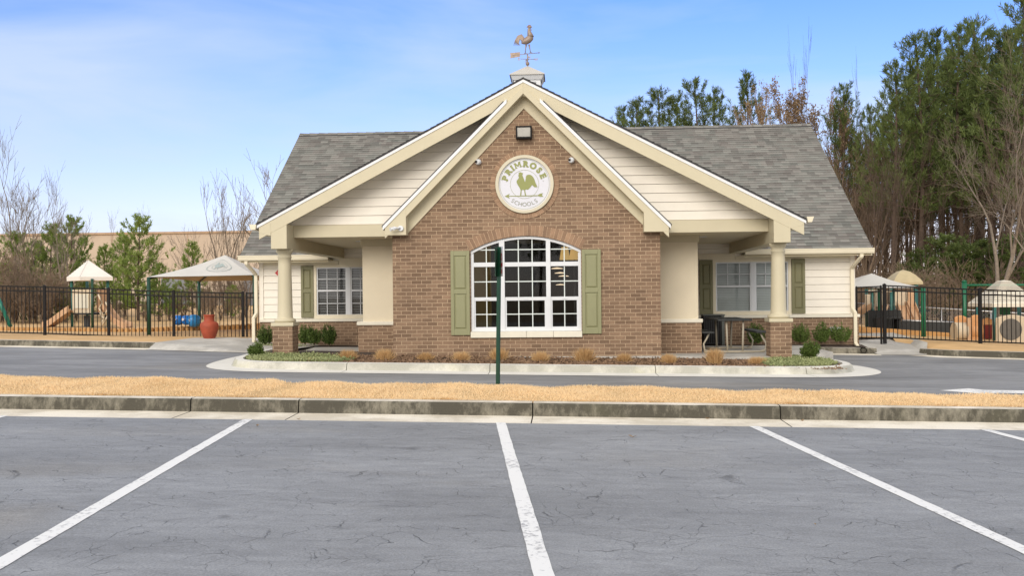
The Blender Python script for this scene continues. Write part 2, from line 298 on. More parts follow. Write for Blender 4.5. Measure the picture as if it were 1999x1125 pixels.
def glass_mat(name, refl=0.09, tint=(0.82,0.86,0.84)):
    m,n,l,b=new_mat(name); n.remove(b)
    tr=n.new('ShaderNodeBsdfTransparent'); tr.inputs[0].default_value=c4(tint); gl=n.new('ShaderNodeBsdfGlossy'); gl.inputs['Roughness'].default_value=0.02; gl.inputs['Color'].default_value=(1,1,1,1)
    fr=N(n,'ShaderNodeFresnel',IOR=1.5); ad=N(n,'ShaderNodeMath',operation='MULTIPLY_ADD'); l.new(fr.outputs[0],ad.inputs[0]); ad.inputs[1].default_value=1.0; ad.inputs[2].default_value=refl-0.04
    ms=n.new('ShaderNodeMixShader'); l.new(ad.outputs[0],ms.inputs[0]); l.new(tr.outputs[0],ms.inputs[1]); l.new(gl.outputs[0],ms.inputs[2]); l.new(ms.outputs[0],n['Material Output'].inputs['Surface'])
    return m
def glow_mat(name, col, st):
    m,n,l,b=new_mat(name); b.inputs['Base Color'].default_value=c4(col); b.inputs['Emission Color'].default_value=c4(col); b.inputs['Emission Strength'].default_value=st; return m
MT = {}
MT['brick']=brick_mat('brick',(0.180,0.113,0.070),(0.290,0.190,0.120),(0.52,0.38,0.25))
MT['soldier']=plain('soldier_brick',(0.315,0.20,0.125),0.85,0.2,6,0.3,70,island=0.22)
MT['mortar']=plain('mortar',(0.60,0.43,0.29),0.9,0.1,20,0.3)
MT['shingle']=shingle_mat('shingle')
MT['shingle_edge']=plain('shingle_edge',(0.05,0.048,0.05),0.9,0.2,9)
MT['trim']=plain('tan_trim_paint',(0.60,0.54,0.38),0.55,0.05,1.5,0.1,90)
MT['siding']=plain('cream_siding',(0.85,0.80,0.70),0.6,0.07,1.5,0.12,110)
MT['cream']=plain('cream_trim',(0.78,0.71,0.54),0.55,0.05,2)
MT['stucco']=plain('cream_stucco',(0.74,0.66,0.50),0.9,0.06,1.2,0.6,160)
MT['white']=plain('white_paint',(0.70,0.72,0.74),0.45,0.04,2)
MT['drip']=plain('white_drip_edge',(0.78,0.79,0.80),0.4,0.05,5)
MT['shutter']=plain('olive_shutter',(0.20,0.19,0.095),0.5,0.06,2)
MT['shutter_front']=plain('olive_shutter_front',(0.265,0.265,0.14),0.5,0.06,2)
MT['sill']=plain('sill_stone',(0.78,0.74,0.62),0.7,0.06,4)
MT['glass']=glass_mat('glass',0.035)
MT['dark_glass']=glass_mat('dark_glass',0.08,(0.6,0.62,0.62))
MT['blind']=plain('blind',(0.84,0.86,0.88),0.6,0.04,2)
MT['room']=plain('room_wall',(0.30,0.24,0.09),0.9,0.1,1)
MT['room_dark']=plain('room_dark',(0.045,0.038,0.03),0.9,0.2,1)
MT['ceiling']=plain('porch_ceiling',(0.70,0.62,0.44),0.8,0.04,1)
MT['green']=plain('green_metal',(0.006,0.050,0.026),0.4,0.15,6)
MT['teal']=plain('teal_metal',(0.02,0.12,0.10),0.4,0.15,6)
MT['bgreen']=plain('bright_green_metal',(0.005,0.125,0.055),0.4,0.15,6)
MT['black']=plain('black_metal',(0.008,0.007,0.007),0.6,0.2,6,spec=0.25)
MT['dark']=plain('dark_plastic',(0.028,0.031,0.032),0.5,0.2,6)
MT['silver']=plain('silver_metal',(0.5,0.5,0.5),0.35,0.1,6,metal=0.6)
MT['copper']=plain('weathered_copper',(0.33,0.255,0.205),0.5,0.25,14,0.2,60,metal=0.35)
MT['zinc']=plain('zinc_roof',(0.50,0.48,0.44),0.5,0.05,2)
MT['terracotta']=plain('terracotta',(0.36,0.065,0.028),0.65,0.25,6,0.2,60)
MT['tanplastic']=plain('tan_plastic',(0.56,0.35,0.20),0.55,0.12,3)
MT['tanlight']=plain('light_tan_plastic',(0.60,0.50,0.36),0.55,0.1,3)
MT['orangeplastic']=plain('orange_tan_plastic',(0.60,0.30,0.12),0.55,0.12,3)
MT['border']=plain('timber_border',(0.56,0.31,0.11),0.7,0.2,5)
MT['fabric']=plain('shade_fabric',(0.60,0.585,0.545),0.9,0.06,1.5)
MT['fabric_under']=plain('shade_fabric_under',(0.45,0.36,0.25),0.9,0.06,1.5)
MT['blue']=plain('blue_plastic',(0.01,0.16,0.55),0.4,0.15,5)
MT['asphalt']=asphalt_mat('parking_asphalt',(0.250,0.258,0.268),patch=0.20,aggregate=0.34)
MT['road']=asphalt_mat('road_asphalt',(0.225,0.227,0.230),crack=False,patch=0.34)
MT['paint']=plain('road_paint',(0.80,0.80,0.78),0.7,0.08,5,0.5,150)
def worn_paint():
    m,n,l,b=new_mat('worn_paint'); tcn=n.new('ShaderNodeTexCoord')
    a=N(n,'ShaderNodeTexNoise',Scale=22.0,Detail=6.0,Roughness=0.7); l.new(tcn.outputs['Object'],a.inputs['Vector'])
    c=N(n,'ShaderNodeTexNoise',Scale=1.2,Detail=2.0); l.new(tcn.outputs['Object'],c.inputs['Vector'])
    ad=N(n,'ShaderNodeMath',operation='MULTIPLY_ADD'); l.new(c.outputs['Fac'],ad.inputs[0]); ad.inputs[1].default_value=0.5; l.new(a.outputs['Fac'],ad.inputs[2])
    rp=n.new('ShaderNodeValToRGB'); rp.color_ramp.elements[0].position=0.79; rp.color_ramp.elements[0].color=(0.79,0.79,0.77,1); rp.color_ramp.elements[1].position=0.93; rp.color_ramp.elements[1].color=(0.36,0.36,0.37,1)
    l.new(ad.outputs[0],rp.inputs['Fac']); l.new(rp.outputs[0],b.inputs['Base Color']); b.inputs['Roughness'].default_value=0.75
    n2=N(n,'ShaderNodeTexNoise',Scale=150.0,Detail=2.0); l.new(tcn.outputs['Object'],n2.inputs['Vector']); bp=N(n,'ShaderNodeBump',Strength=0.5,Distance=0.004); l.new(n2.outputs['Fac'],bp.inputs['Height']); l.new(bp.outputs[0],b.inputs['Normal'])
    return m
MT['worn']=worn_paint()
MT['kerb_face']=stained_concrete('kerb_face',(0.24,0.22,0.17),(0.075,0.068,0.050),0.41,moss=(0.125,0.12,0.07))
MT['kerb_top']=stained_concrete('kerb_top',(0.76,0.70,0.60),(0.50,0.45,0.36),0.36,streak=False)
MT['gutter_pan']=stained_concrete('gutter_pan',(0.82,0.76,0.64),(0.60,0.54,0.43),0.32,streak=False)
MT['new_kerb']=stained_concrete('new_kerb',(0.64,0.62,0.54),(0.42,0.41,0.35),0.40,streak=False,moss=(0.46,0.44,0.22))
MT['concrete']=stained_concrete('concrete',(0.58,0.56,0.51),(0.42,0.40,0.36),0.38,streak=False)
MT['straw']=plain('straw_ground',(0.60,0.40,0.19),0.95,0.22,2.5,0.6,80)
MT['straw_far']=plain('dormant_lawn',(0.62,0.40,0.185),0.95,0.2,1.2,0.6,50)
MT['blade']=foliage_mat('straw_blades',(0.62,0.42,0.20),(0.96,0.77,0.49),0.8,0.35)
MT['mulch']=plain('mulch',(0.075,0.052,0.038),0.95,0.5,28,1.0,60)
MT['mulchchip']=foliage_mat('mulch_chip',(0.05,0.033,0.022),(0.25,0.16,0.10),0.9,0.0)
MT['tuft']=foliage_mat('tuft_blades',(0.42,0.24,0.09),(0.70,0.48,0.24),0.8,0.25)
MT['pine']=foliage_mat('pine_needles',(0.022,0.042,0.013),(0.145,0.19,0.055),0.55,0.25)
MT['pine_young']=foliage_mat('young_pine_needles',(0.07,0.14,0.025),(0.28,0.36,0.09),0.55,0.3)
MT['brownleaf']=foliage_mat('dry_leaves',(0.19,0.125,0.07),(0.36,0.26,0.16),0.7,0.25)
MT['boxwood']=foliage_mat('boxwood',(0.012,0.032,0.008),(0.13,0.19,0.045),0.5,0.2)
MT['cover']=foliage_mat('groundcover',(0.075,0.11,0.03),(0.42,0.46,0.22),0.6,0.2)
MT['bark']=plain('bark',(0.105,0.072,0.052),0.95,0.3,8,0.6,30)
MT['greybark']=plain('grey_bark',(0.25,0.205,0.16),0.95,0.3,8,0.5,30)
MT['twig']=plain('twig',(0.24,0.175,0.12),0.95,0.3,3)
MT['beige_wall']=plain('beige_wall',(0.50,0.41,0.32),0.9,0.07,0.5)
MT['red']=plain('red_sign',(0.50,0.02,0.02),0.4,0.05,3)
MT['olive']=plain('olive_ink',(0.27,0.29,0.09),0.5,0.03,3)
MT['greyink']=plain('grey_ink',(0.27,0.28,0.22),0.5,0.03,3)
MT['signwhite']=plain('sign_white',(0.66,0.67,0.73),0.35,0.02,2)
MT['lampglass']=plain('flood_glass',(0.48,0.47,0.43),0.25,0.1,8)
MT['shade']=glow_mat('lamp_shade',(0.85,0.52,0.17),0.42)
MT['pendant']=glow_mat('pendant_light',(1.0,0.74,0.50),0.9)
MT['yellow']=plain('yellow_paint',(0.75,0.46,0.06),0.7,0.1,5)
# ------------------------------------------------------------------ ground
SL = 0.0166
def gz(x, y=0): return -SL*max(-45,min(45,x))
def lawn(x, y):
    t=max(0.0,min(1.0,(x+2)/6))
    k=max(0,min(1.2,y-23.3))/1.2; rise = max(0,0.19-0.041*max(0,x-8))*k*t + 0.008*max(0,min(30,y-26))
    z_=gz(x)+0.15+rise
    if 8.2<x<9.5 and y<24.9: f=max(0,min(1,(x-8.6)/0.8)); z_=gz(x)+0.02+(z_-gz(x)-0.02)*f
    return z_
def sheet(name, x0,x1,y0,y1,nx,ny,zf,mat,kind='structure'):
    vs=[(x0+(x1-x0)*i/nx, y0+(y1-y0)*j/ny) for j in range(ny+1) for i in range(nx+1)]
    mb=MB(); mb.add([(x,y,zf(x,y)) for x,y in vs],[(j*(nx+1)+i,j*(nx+1)+i+1,(j+1)*(nx+1)+i+1,(j+1)*(nx+1)+i) for j in range(ny) for i in range(nx)],0,True)
    return meta(mb.build(name,mat),kind=kind)
def far_ground(x,y): return gz(x)-0.02
gv=[-900,-45,45,900]; gy=[-300,-20,70,1500]
mb=MB(); mb.add([(x,y,far_ground(x,y)) for y in gy for x in gv],[(j*4+i,j*4+i+1,(j+1)*4+i+1,(j+1)*4+i) for j in range(3) for i in range(3)])
meta(mb.build('ground',plain('far_ground',(0.24,0.17,0.09),0.95,0.3,0.2)),kind='structure')
sheet('parking_lot',-45,45,-8,10.26,18,2,lambda x,y:gz(x),MT['asphalt'])
sheet('road',-45,45,10.93,23.4,18,2,lambda x,y:gz(x)-0.004,MT['road'])
# back lawns (left and right of the school)
def lawn_sheet(x0,x1,nx,ny,front):
    ts=[(j/ny)**1.6 for j in range(ny+1)]; P_=[]
    for t in ts:
        for i in range(nx+1):
            x=x0+(x1-x0)*i/nx; f=front(x); P_.append((x,f+(70-f)*t))
    mb=MB(); mb.add([(x,y,lawn(x,y)) for x,y in P_],[(j*(nx+1)+i,j*(nx+1)+i+1,(j+1)*(nx+1)+i+1,(j+1)*(nx+1)+i) for j in range(ny) for i in range(nx)],0,True)
    return meta(mb.build('lawn',MT['straw_far']),kind='structure')
def interp(x,pts):
    for (a,fa),(b_,fb) in zip(pts[:-1],pts[1:]):
        if x<=b_: return fa+(fb-fa)*max(0,(x-a)/(b_-a))
    return pts[-1][1]
lawn_sheet(-45,-7.6,60,30,lambda x:interp(x,[(-45,27),(-30,25.15),(-20,24.15),(-14,23.45),(-10,22.9),(-9.5,25.3),(-7.6,25.4)]))
lawn_sheet(8.6,60,80,30,lambda x:interp(x,[(8.6,23.45),(8.95,22.9),(10.6,22.3),(16,21.05),(24,19.35),(60,14)]))
sheet('lawn',-7.6,8.6,25.5,70,6,16,lawn,MT['straw_far'])
# painted lines : four stall lines skewed against the kerb, and the arrow on the drive
def gline(a,b,w,name='painted_line'):
    ax,ay=a; bx,by=b; dx,dy=bx-ax,by-ay; L=math.hypot(dx,dy); nx_,ny_=-dy/L*w/2,dx/L*w/2; k=60; mb=MB(); vs=[]
    rr=random.Random(int(ax*100))
    for i in range(k+1):
        t=i/k
        for s_ in (-1,1):
            j=rr.uniform(-.004,.004); vs.append((ax+dx*t+nx_*s_*(1+j*12),ay+dy*t+ny_*s_*(1+j*12),gz(ax+dx*t+nx_*s_)+0.004))
    mb.add(vs,[(2*i,2*i+1,2*i+3,2*i+2) for i in range(k)])
    return meta(mb.build(name,MT['worn']),kind='structure')
sl=(1.982-2.504)/(10.254-5.332)   # direction of the stall lines
for x0 in (-3.47,-0.69,2.02,4.42,-6.25):
    gline((x0,10.25),(x0+(10.25-3.0)*0.1045,3.0),0.105)
ar=[(5.594,14.461),(6.169,14.838),(6.30,14.62),(7.2,14.60),(7.35,14.12),(6.30,14.17),(6.062,14.0)]
mb=MB(); mb.add([(x,y,gz(x)+0.002) for x,y in ar],[(0,6,5,4,3,2,1)]); meta(mb.build('painted_arrow',MT['worn']),kind='structure')
# kerbs -------------------------------------------------------------
def sweep(mb, path, prof, zf, mats):
    """path: xy points, prof: (offset to the left of travel, dz); mats per strip"""
    P=[Vector((p[0],p[1],0)) for p in path]; n=len(P); vs=[]
    for i,p in enumerate(P):
        d0=(P[i]-P[i-1]).normalized() if i>0 else None; d1=(P[i+1]-P[i]).normalized() if i<n-1 else None
        d=((d0 or d1)+(d1 or d0)).normalized(); nn=Vector((-d.y,d.x,0)); k=1/max(0.5,nn.dot(Vector((-(d1 or d0).y,(d1 or d0).x,0))))
        for o,dz in prof:
            q=p+nn*o*k; vs.append((q.x,q.y,zf(q.x,q.y)+dz))
    m=len(prof)
    for j in range(m-1):
        fs=[(i*m+j,(i+1)*m+j,(i+1)*m+j+1,i*m+j+1) for i in range(n-1)]
        if j==0: b=len(mb.v); mb.v.extend(vs)
        mb.f.extend([tuple(b+q for q in f) for f in fs]); mb.m.extend([mats[j]]*len(fs)); mb.sm.extend([False]*len(fs))
    for e in (0,n-1):
        f=[b+e*m+j for j in range(m)]; mb.f.append(tuple(f if e else f[::-1])); mb.m.append(mats[1]); mb.sm.append(False)
KP=[(0.56,0.0),(0.035,0.012),(0.015,0.14),(0.0,0.158),(-0.02,0.163),(-0.15,0.165),(-0.15,-0.05)]
# parking kerb: road side faces the camera. travel left (+x to -x) so that "left of travel" is -y
joints=[-24,-21,-18,-15,-12,-9.3,-4.33,-6.8,-3.05,-0.36,2.42,5.15,7.9,10.6,13.3,16,19,22,25]
joints=sorted(set([-24,-21,-18,-15,-12,-9.6,-7.1,-4.33,-3.06,-0.36,2.42,5.15,7.9,10.6,13.3,16,19,22,25]))
mb=MB()
for a,b_ in zip(joints[:-1],joints[1:]):
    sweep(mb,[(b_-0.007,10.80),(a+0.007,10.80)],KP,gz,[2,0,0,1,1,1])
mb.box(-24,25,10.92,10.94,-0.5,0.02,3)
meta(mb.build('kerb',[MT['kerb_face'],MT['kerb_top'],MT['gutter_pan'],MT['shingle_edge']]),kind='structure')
# dark joint filler under the kerb joints
mb=MB(); mb.add([(-24,10.27,gz(-24)-0.02),(25,10.27,gz(25)-0.02),(25,10.95,gz(25)-0.02),(-24,10.95,gz(-24)-0.02)],[(0,1,2,3)]); meta(mb.build('kerb_base',MT['shingle_edge']),kind='structure')
# grass strip between parking and drive
def interp(x,pts):
    for (a,fa),(b_,fb) in zip(pts[:-1],pts[1:]):
        if x<=b_: return fa+(fb-fa)*max(0,(x-a)/(b_-a))
    return pts[-1][1]
BE=[(-30,12.95),(-6.2,13.0),(-4.0,12.98),(-3.72,12.62),(-3.5,12.58),(-3.1,12.66),(-0.7,12.58),(2.0,12.34),(4.5,12.10),(5.7,11.96),(9,11.7),(30,11.5)]
def back_edge(x): return interp(x,BE)+0.03*math.sin(x*2.1)+0.02*math.sin(x*5.3)
def mound(x,y):
    t=(y-10.95)/(back_edge(x)-10.95); return gz(x)+0.15+0.05*math.sin(max(0,min(1,t))*math.pi*0.6)-0.10*max(0,t-0.92)*10
def strip_z(x,y): return mound(x,y)+0.012*math.sin(x*3.1+y*4)+0.008*math.sin(x*7.7)
sheet('grass_strip_soil',-24,25,10.94,13.0,160,10,lambda x,y:min(strip_z(x,y),99) if y<back_edge(x)-0.0 else gz(x)-0.01,MT['straw'])
def blades(name, pts, L, W, mat, lean=0.5, parent=None, kind='stuff', dirs=None, seg=1, origin=None):
    pts=np.asarray(pts,float); n=len(pts); ln=L*RNG.uniform(0.55,1.15,n) if np.isscalar(L) else np.asarray(L)
    if dirs is None:
        az=RNG.uniform(0,2*np.pi,n); le=RNG.uniform(0.05,lean,n)
        d=np.stack([np.cos(az)*np.sin(le),np.sin(az)*np.sin(le),np.cos(le)],1)
    else: d=dirs
    s=np.cross(d,RNG.normal(size=(n,3))); s/=np.linalg.norm(s,axis=1)[:,None]; W=W*RNG.uniform(0.6,1.3,n)[:,None]
    v=np.empty((n,3,3)); v[:,0]=pts-s*W/2; v[:,1]=pts+s*W/2; v[:,2]=pts+d*ln[:,None]
    if seg==2:   # four-cornered needle bundle
        v=np.empty((n,4,3)); mid=pts+d*ln[:,None]*0.5; v[:,0]=pts; v[:,1]=mid+s*W/2; v[:,2]=pts+d*ln[:,None]; v[:,3]=mid-s*W/2
    k=v.shape[1]; off=np.array(origin if origin is not None else (0,0,0)) ; v=v-off
    me=bpy.data.meshes.new(name); me.vertices.add(n*k); me.vertices.foreach_set('co',v.ravel().astype('f')); me.loops.add(n*k); me.loops.foreach_set('vertex_index',np.arange(n*k,dtype='i'))
    me.polygons.add(n); me.polygons.foreach_set('loop_start',np.arange(0,n*k,k,dtype='i')); me.update(calc_edges=True); me.validate()
    ob=finish(name,me,mat,parent,None)
    if origin is not None and parent is None: ob.location=origin
    if kind: ob['kind']=kind
    return ob
def bare_path(x,y):   # the trodden diagonal gap in the strip
    c=-3.66+(y-11.0)*0.10+0.06*math.sin(y*7); return abs(x-c)
P=[]
xs=RNG.uniform(-13,12,330000); ys=RNG.uniform(10.95,13.05,330000)
for x,y in zip(xs,ys):
    be=back_edge(x)
    if y>be-0.02+random.uniform(-.02,.05): continue
    bp_=bare_path(x,y); w=0.15+0.07*math.sin(y*5+1)
    if bp_<w and random.random()<0.88-0.8*(bp_/w)**2: continue
    P.append((x,y,strip_z(x,y)-0.005))
P=np.array(P); keep=RNG.random(len(P))<0.66
blades('dormant_grass',P[keep],0.036,0.010,MT['blade'],1.25)
fr=np.array([(x,10.955+random.uniform(0,.05),strip_z(x,10.96)) for x in RNG.uniform(-13,12,9000)])
dd=np.stack([RNG.normal(0,.4,len(fr)),-RNG.uniform(0.1,1.1,len(fr)),RNG.uniform(0.35,1,len(fr))],1); dd/=np.linalg.norm(dd,axis=1)[:,None]
blades('dormant_grass',fr,0.055,0.010,MT['blade'],dirs=dd)
# island with kerb in front of the school
outer=[(-6.6,20.9),(-6.55,19.5),(-6.42,18.3),(-6.2,17.5),(-5.75,17.02),(-5.1,16.88),(-2.5,16.88),(0,16.9),(2.2,16.93),(4.1,17.0),(4.85,17.22),(5.3,17.75),(5.47,18.5),(5.42,19.3),(5.2,19.9),(4.9,20.25)]
def dens(p,k=6):
    out=[]
    for a,b_ in zip(p[:-1],p[1:]):
        for i in range(k): out.append((a[0]+(b_[0]-a[0])*i/k,a[1]+(b_[1]-a[1])*i/k))
    return out+[p[-1]]
def smooth(p,it=2):
    for _ in range(it):
        q=[p[0]]
        for a,b_ in zip(p[:-1],p[1:]): q+= [(a[0]*.75+b_[0]*.25,a[1]*.75+b_[1]*.25),(a[0]*.25+b_[0]*.75,a[1]*.25+b_[1]*.75)]
        p=q+[p[-1]]
    return p
isl=smooth(outer)
KI=[(0.52,0.002),(0.06,0.012),(0.045,0.03),(0.012,0.118),(-0.015,0.135),(-0.15,0.14),(-0.15,-0.05)]
mb=MB()
cuts=[-9,-3.55,-1.55,1.4,3.9,99]
seg=[]; last=isl[0]
cur=[isl[0]]; ci=0; allseg=[]
for a,b_ in zip(isl[:-1],isl[1:]):
    cross=[c for c in (-3.9,-1.32,1.62,4.28) if a[0]<c<=b_[0] and a[1]<17.6]
    if cross:
        c=cross[0]; t=(c-a[0])/(b_[0]-a[0]); q=(c,a[1]+(b_[1]-a[1])*t); cur.append((c-0.006,q[1])); allseg.append(cur); cur=[(c+0.006,q[1])]
    if b_[0]-cur[-1][0]>0.02 or abs(b_[1]-cur[-1][1])>0.02: cur.append(b_)
allseg.append(cur)
for s_ in allseg: sweep(mb,s_[::-1],KI,gz,[1,0,0,0,1,1])
meta(mb.build('kerb',[MT['new_kerb'],plain('kerb_light',(0.72,0.70,0.64),0.85,0.08,3,0.3,90)]),kind='structure')
inner=[(x,y) for x,y in isl]
mb=MB(); bed=[(x*0.985 if x>0 else x*0.985,y+0.08) for x,y in smooth(outer,1)]
mb.add([(x,y,gz(x)+0.105) for x,y in bed]+[(3.9,20.6,gz(3.9)+0.1),(-5,20.9,gz(-5)+0.1)],[tuple(range(len(bed)+2))])
meta(mb.build('mulch_bed',MT['mulch']),kind='structure')
# mulch chips
n=16000; px_=RNG.uniform(-5.4,5.0,n); py_=RNG.uniform(17.05,19.4,n); pz=np.array([gz(x)+0.108 for x in px_])
dd=RNG.normal(size=(n,3)); dd[:,2]=np.abs(dd[:,2])*0.35; dd/=np.linalg.norm(dd,axis=1)[:,None]
blades('mulch',np.stack([px_,py_,pz],1),0.07,0.028,MT['mulchchip'],dirs=dd,seg=2)
# far kerbs of the drive
KF=[(0.45,0.0),(0.02,0.01),(0.005,0.13),(-0.02,0.15),(-0.15,0.152),(-0.15,-0.05)]
mb=MB(); sweep(mb,[(-10.0,22.75),(-14.0,23.3),(-20,24.0),(-30,25)],KF,gz,[2,0,0,1,1]); meta(mb.build('kerb',[MT['kerb_face'],MT['kerb_top'],MT['gutter_pan']]),kind='structure')
mb=MB(); sweep(mb,[(24,19.2),(16,20.9),(10.6,22.15),(8.95,22.75),(8.55,23.3)],KF,gz,[2,0,0,1,1]); sweep(mb,[(7.55,23.35),(5.75,23.4),(5.55,23.4)],KF,gz,[2,0,0,1,1]); meta(mb.build('kerb',[MT['kerb_face'],MT['kerb_top'],MT['gutter_pan']]),kind='structure')
# left apron and walk
mb=MB(); mb.add([(-10.0,22.3,gz(-10)+0.004),(-6.9,21.35,gz(-7)+0.004),(-6.0,21.5,gz(-6)+0.13),(-6.2,23.9,0.16),(-7.4,25.3,gz(-7.4)+0.16),(-9.0,25.6,gz(-9)+0.155),(-10.0,25.2,gz(-10)+0.156),(-10.0,22.75,gz(-10)+0.155)],[(0,1,2,3,4,5,6,7)])
meta(mb.build('pavement',MT['concrete']),kind='structure')
mb=MB(); mb.add([(8.6,23.0,gz(8)+0.004),(7.5,23.05,gz(7.5)+0.004),(7.45,24.6,0.10),(7.5,27,0.22),(9.2,27,0.24),(9.0,24.0,0.12)],[(1,0,5,4,3,2)]); meta(mb.build('pavement',MT['concrete']),kind='structure')
# mulch beds in front of the wings
mb=MB(); mb.add([(5.55,23.5,0.045),(7.42,23.5,0.02),(7.5,24.35,0.06),(3.2,24.35,0.10),(3.2,23.3,0.10)],[(0,1,2,3,4)]); meta(mb.build('mulch_bed',MT['mulch']),kind='structure')
mb=MB(); mb.add([(-8.05,22.9,0.155),(-4.7,22.95,0.135),(-4.7,24.35,0.14),(-8.1,24.35,0.16)],[(0,1,2,3)]); meta(mb.build('mulch_bed',MT['mulch']),kind='structure')
# ------------------------------------------------------------------ the school
B = thing('school_building','single storey brick and cream siding school with steep front gable and grey shingle roof','building',(-0.77,24.3,0.0))
XC=-0.765
# front brick wall with the arched window opening cut out
def arc(cx,cz,r,a0,a1,n): return [(cx+r*math.sin(a0+(a1-a0)*i/n), cz+r*math.cos(a0+(a1-a0)*i/n)) for i in range(n+1)]
WX0,WX1,WZ0,WZS=-1.885,0.3675,0.6555,2.305
AR=2.316; ACX,ACZ=(WX0+WX1)/2,2.599-2.316; AA=math.asin((WX1-WX0)/2/AR)
mb=MB(); Y0=19.32
top=arc(ACX,ACZ,AR,-AA,AA,20)         # left to right
apex=(-0.80,5.50)
def topline(x): return 2.66 if (x<-3.33 or x>1.84) else 5.43-1.03*abs(x+0.765)
# wall built of vertical strips so that the opening stays open
xs_=[-3.496,-3.331,-3.329,-3.0,-2.5]+[p[0] for p in top]+[0.9,1.4,1.839,1.841,1.97]
xs_=sorted(set(round(x,4) for x in xs_+[-0.765]))
for a,b_ in zip(xs_[:-1],xs_[1:]):
    ta,tb=topline(a),topline(b_)
    if a>=WX0-1e-3 and b_<=WX1+1e-3:
        za=ACZ+math.sqrt(AR*AR-(a-ACX)**2); zb=ACZ+math.sqrt(AR*AR-(b_-ACX)**2)
        mb.quad((a,Y0,-0.3),(b_,Y0,-0.3),(b_,Y0,WZ0-0.135),(a,Y0,WZ0-0.135)); mb.quad((a,Y0,za),(b_,Y0,zb),(b_,Y0,tb),(a,Y0,ta))
        mb.quad((a,Y0,za),(a,Y0+0.11,za),(b_,Y0+0.11,zb),(b_,Y0,zb))
    else: mb.quad((a,Y0,-0.3),(b_,Y0,-0.3),(b_,Y0,tb),(a,Y0,ta))
for x,s_ in ((WX0,1),(WX1,-1)):
    mb.quad((x,Y0,WZ0-0.135),(x,Y0+0.11,WZ0-0.135),(x,Y0+0.11,WZS),(x,Y0,WZS))
mb.quad((-3.496,Y0,-0.3),(-3.496,Y0,2.70),(-3.496,Y0+5,2.70),(-3.496,Y0+5,-0.3)); mb.quad((1.97,Y0,-0.3),(1.97,Y0+5,-0.3),(1.97,Y0+5,2.70),(1.97,Y0,2.70))
mb.build('brick_wall',MT['brick'],B)
# segmental brick arch over the window and ring around the sign
def voussoirs(name,cx,cz,r0,r1,a0,a1,n,y0,y1,gap=0.10):
    mb=MB()
    for i in range(n):
        A0=a0+(a1-a0)*(i+gap/2)/n; A1=a0+(a1-a0)*(i+1-gap/2)/n; rr=random.uniform(-.002,.002)
        mb.prism_y([(cx+r0*math.sin(A0),cz+r0*math.cos(A0)),(cx+r0*math.sin(A1),cz+r0*math.cos(A1)),(cx+r1*math.sin(A1),cz+r1*math.cos(A1)),(cx+r1*math.sin(A0),cz+r1*math.cos(A0))][::-1],y0+rr,y1)
    k=max(24,n)
    for i in range(k):
        A0=a0+(a1-a0)*i/k; A1=a0+(a1-a0)*(i+1)/k
        mb.quad((cx+r0*math.sin(A0),y0+0.006,cz+r0*math.cos(A0)),(cx+r0*math.sin(A1),y0+0.006,cz+r0*math.cos(A1)),(cx+r1*math.sin(A1),y0+0.006,cz+r1*math.cos(A1)),(cx+r1*math.sin(A0),y0+0.006,cz+r1*math.cos(A0)),1)
    return mb.build(name,[MT['soldier'],MT['mortar']],B,bevel=0.003)
voussoirs('brick_arch',ACX,ACZ,AR+0.004,AR+0.219,-AA*1.0,AA*1.0,31,Y0-0.014,Y0+0.05)
SX,SZ=-0.765,3.655
voussoirs('brick_ring',SX,SZ,0.603,0.702,0,2*math.pi,52,Y0-0.016,Y0+0.04)
# foundation line
mb=MB(); mb.box(-3.51,1.985,Y0-0.02,Y0+0.1,-0.3,0.135); mb.build('foundation',MT['concrete'],B)
# arched window ----------------------------------------------------------------
def pxX(px): return WX0+(px-919.5)*((WX1-WX0)/215)
W=MB(); yF0,yF1=Y0+0.035,Y0+0.12
def topz(x,inset=0): 
    r=AR-inset; d=min(abs(x-ACX),r*0.999); return ACZ+math.sqrt(r*r-d*d)
fw_=0.058
def archstrip(mb,x0,x1,zlo,inset,y0,y1,n=12,m=0):
    pts=[(x0+(x1-x0)*i/n) for i in range(n+1)]
    for a,b_ in zip(pts[:-1],pts[1:]):
        za,zb=topz(a,inset),topz(b_,inset); la=zlo(a) if callable(zlo) else zlo; lb=zlo(b_) if callable(zlo) else zlo
        la=min(la,za-0.001); lb=min(lb,zb-0.001)
        mb.prism_y([(a,la),(b_,lb),(b_,zb),(a,za)],y0,y1,m)
archstrip(W,WX0,WX1,lambda x:topz(x,fw_),0,yF0,yF1,24)
W.box(WX0,WX0+fw_,yF0,yF1,WZ0,topz(WX0+0.02,fw_)); W.box(WX1-fw_,WX1,yF0,yF1,WZ0,topz(WX1-0.02,fw_))
secs=[(pxX(924.5),pxX(975)),(pxX(985.5),pxX(1066.5)),(pxX(1075),pxX(1129))]
mull=[(secs[0][1],secs[1][0]),(secs[1][1],secs[2][0])]
for a,b_ in mull: archstrip(W,a,b_,WZ0,fw_*0.5,yF0-0.01,yF1,2)
W.box(WX0+fw_,WX1-fw_,yF0+0.004,yF1-0.004,1.981,2.069); W.box(WX0+fw_,WX1-fw_,yF0+0.004,yF1-0.004,WZ0,0.703)
arched=W.build('arched_window',MT['white'],B)
S=MB()
for k,(a,b_) in enumerate(secs):
    S.box(a,b_,yF0+0.015,yF1-0.01,1.282,1.355)
    S.box(a,a+0.035,yF0+0.02,yF1-0.01,0.703,1.282); S.box(b_-0.035,b_,yF0+0.02,yF1-0.01,0.703,1.282); S.box(a+0.035,b_-0.035,yF0+0.02,yF1-0.01,0.703,0.742)
    S.box((a+b_)/2-0.05,(a+b_)/2+0.05,yF0+0.005,yF0+0.015,1.306,1.32)
S.build('sash',MT['white'],arched)
G=MB()
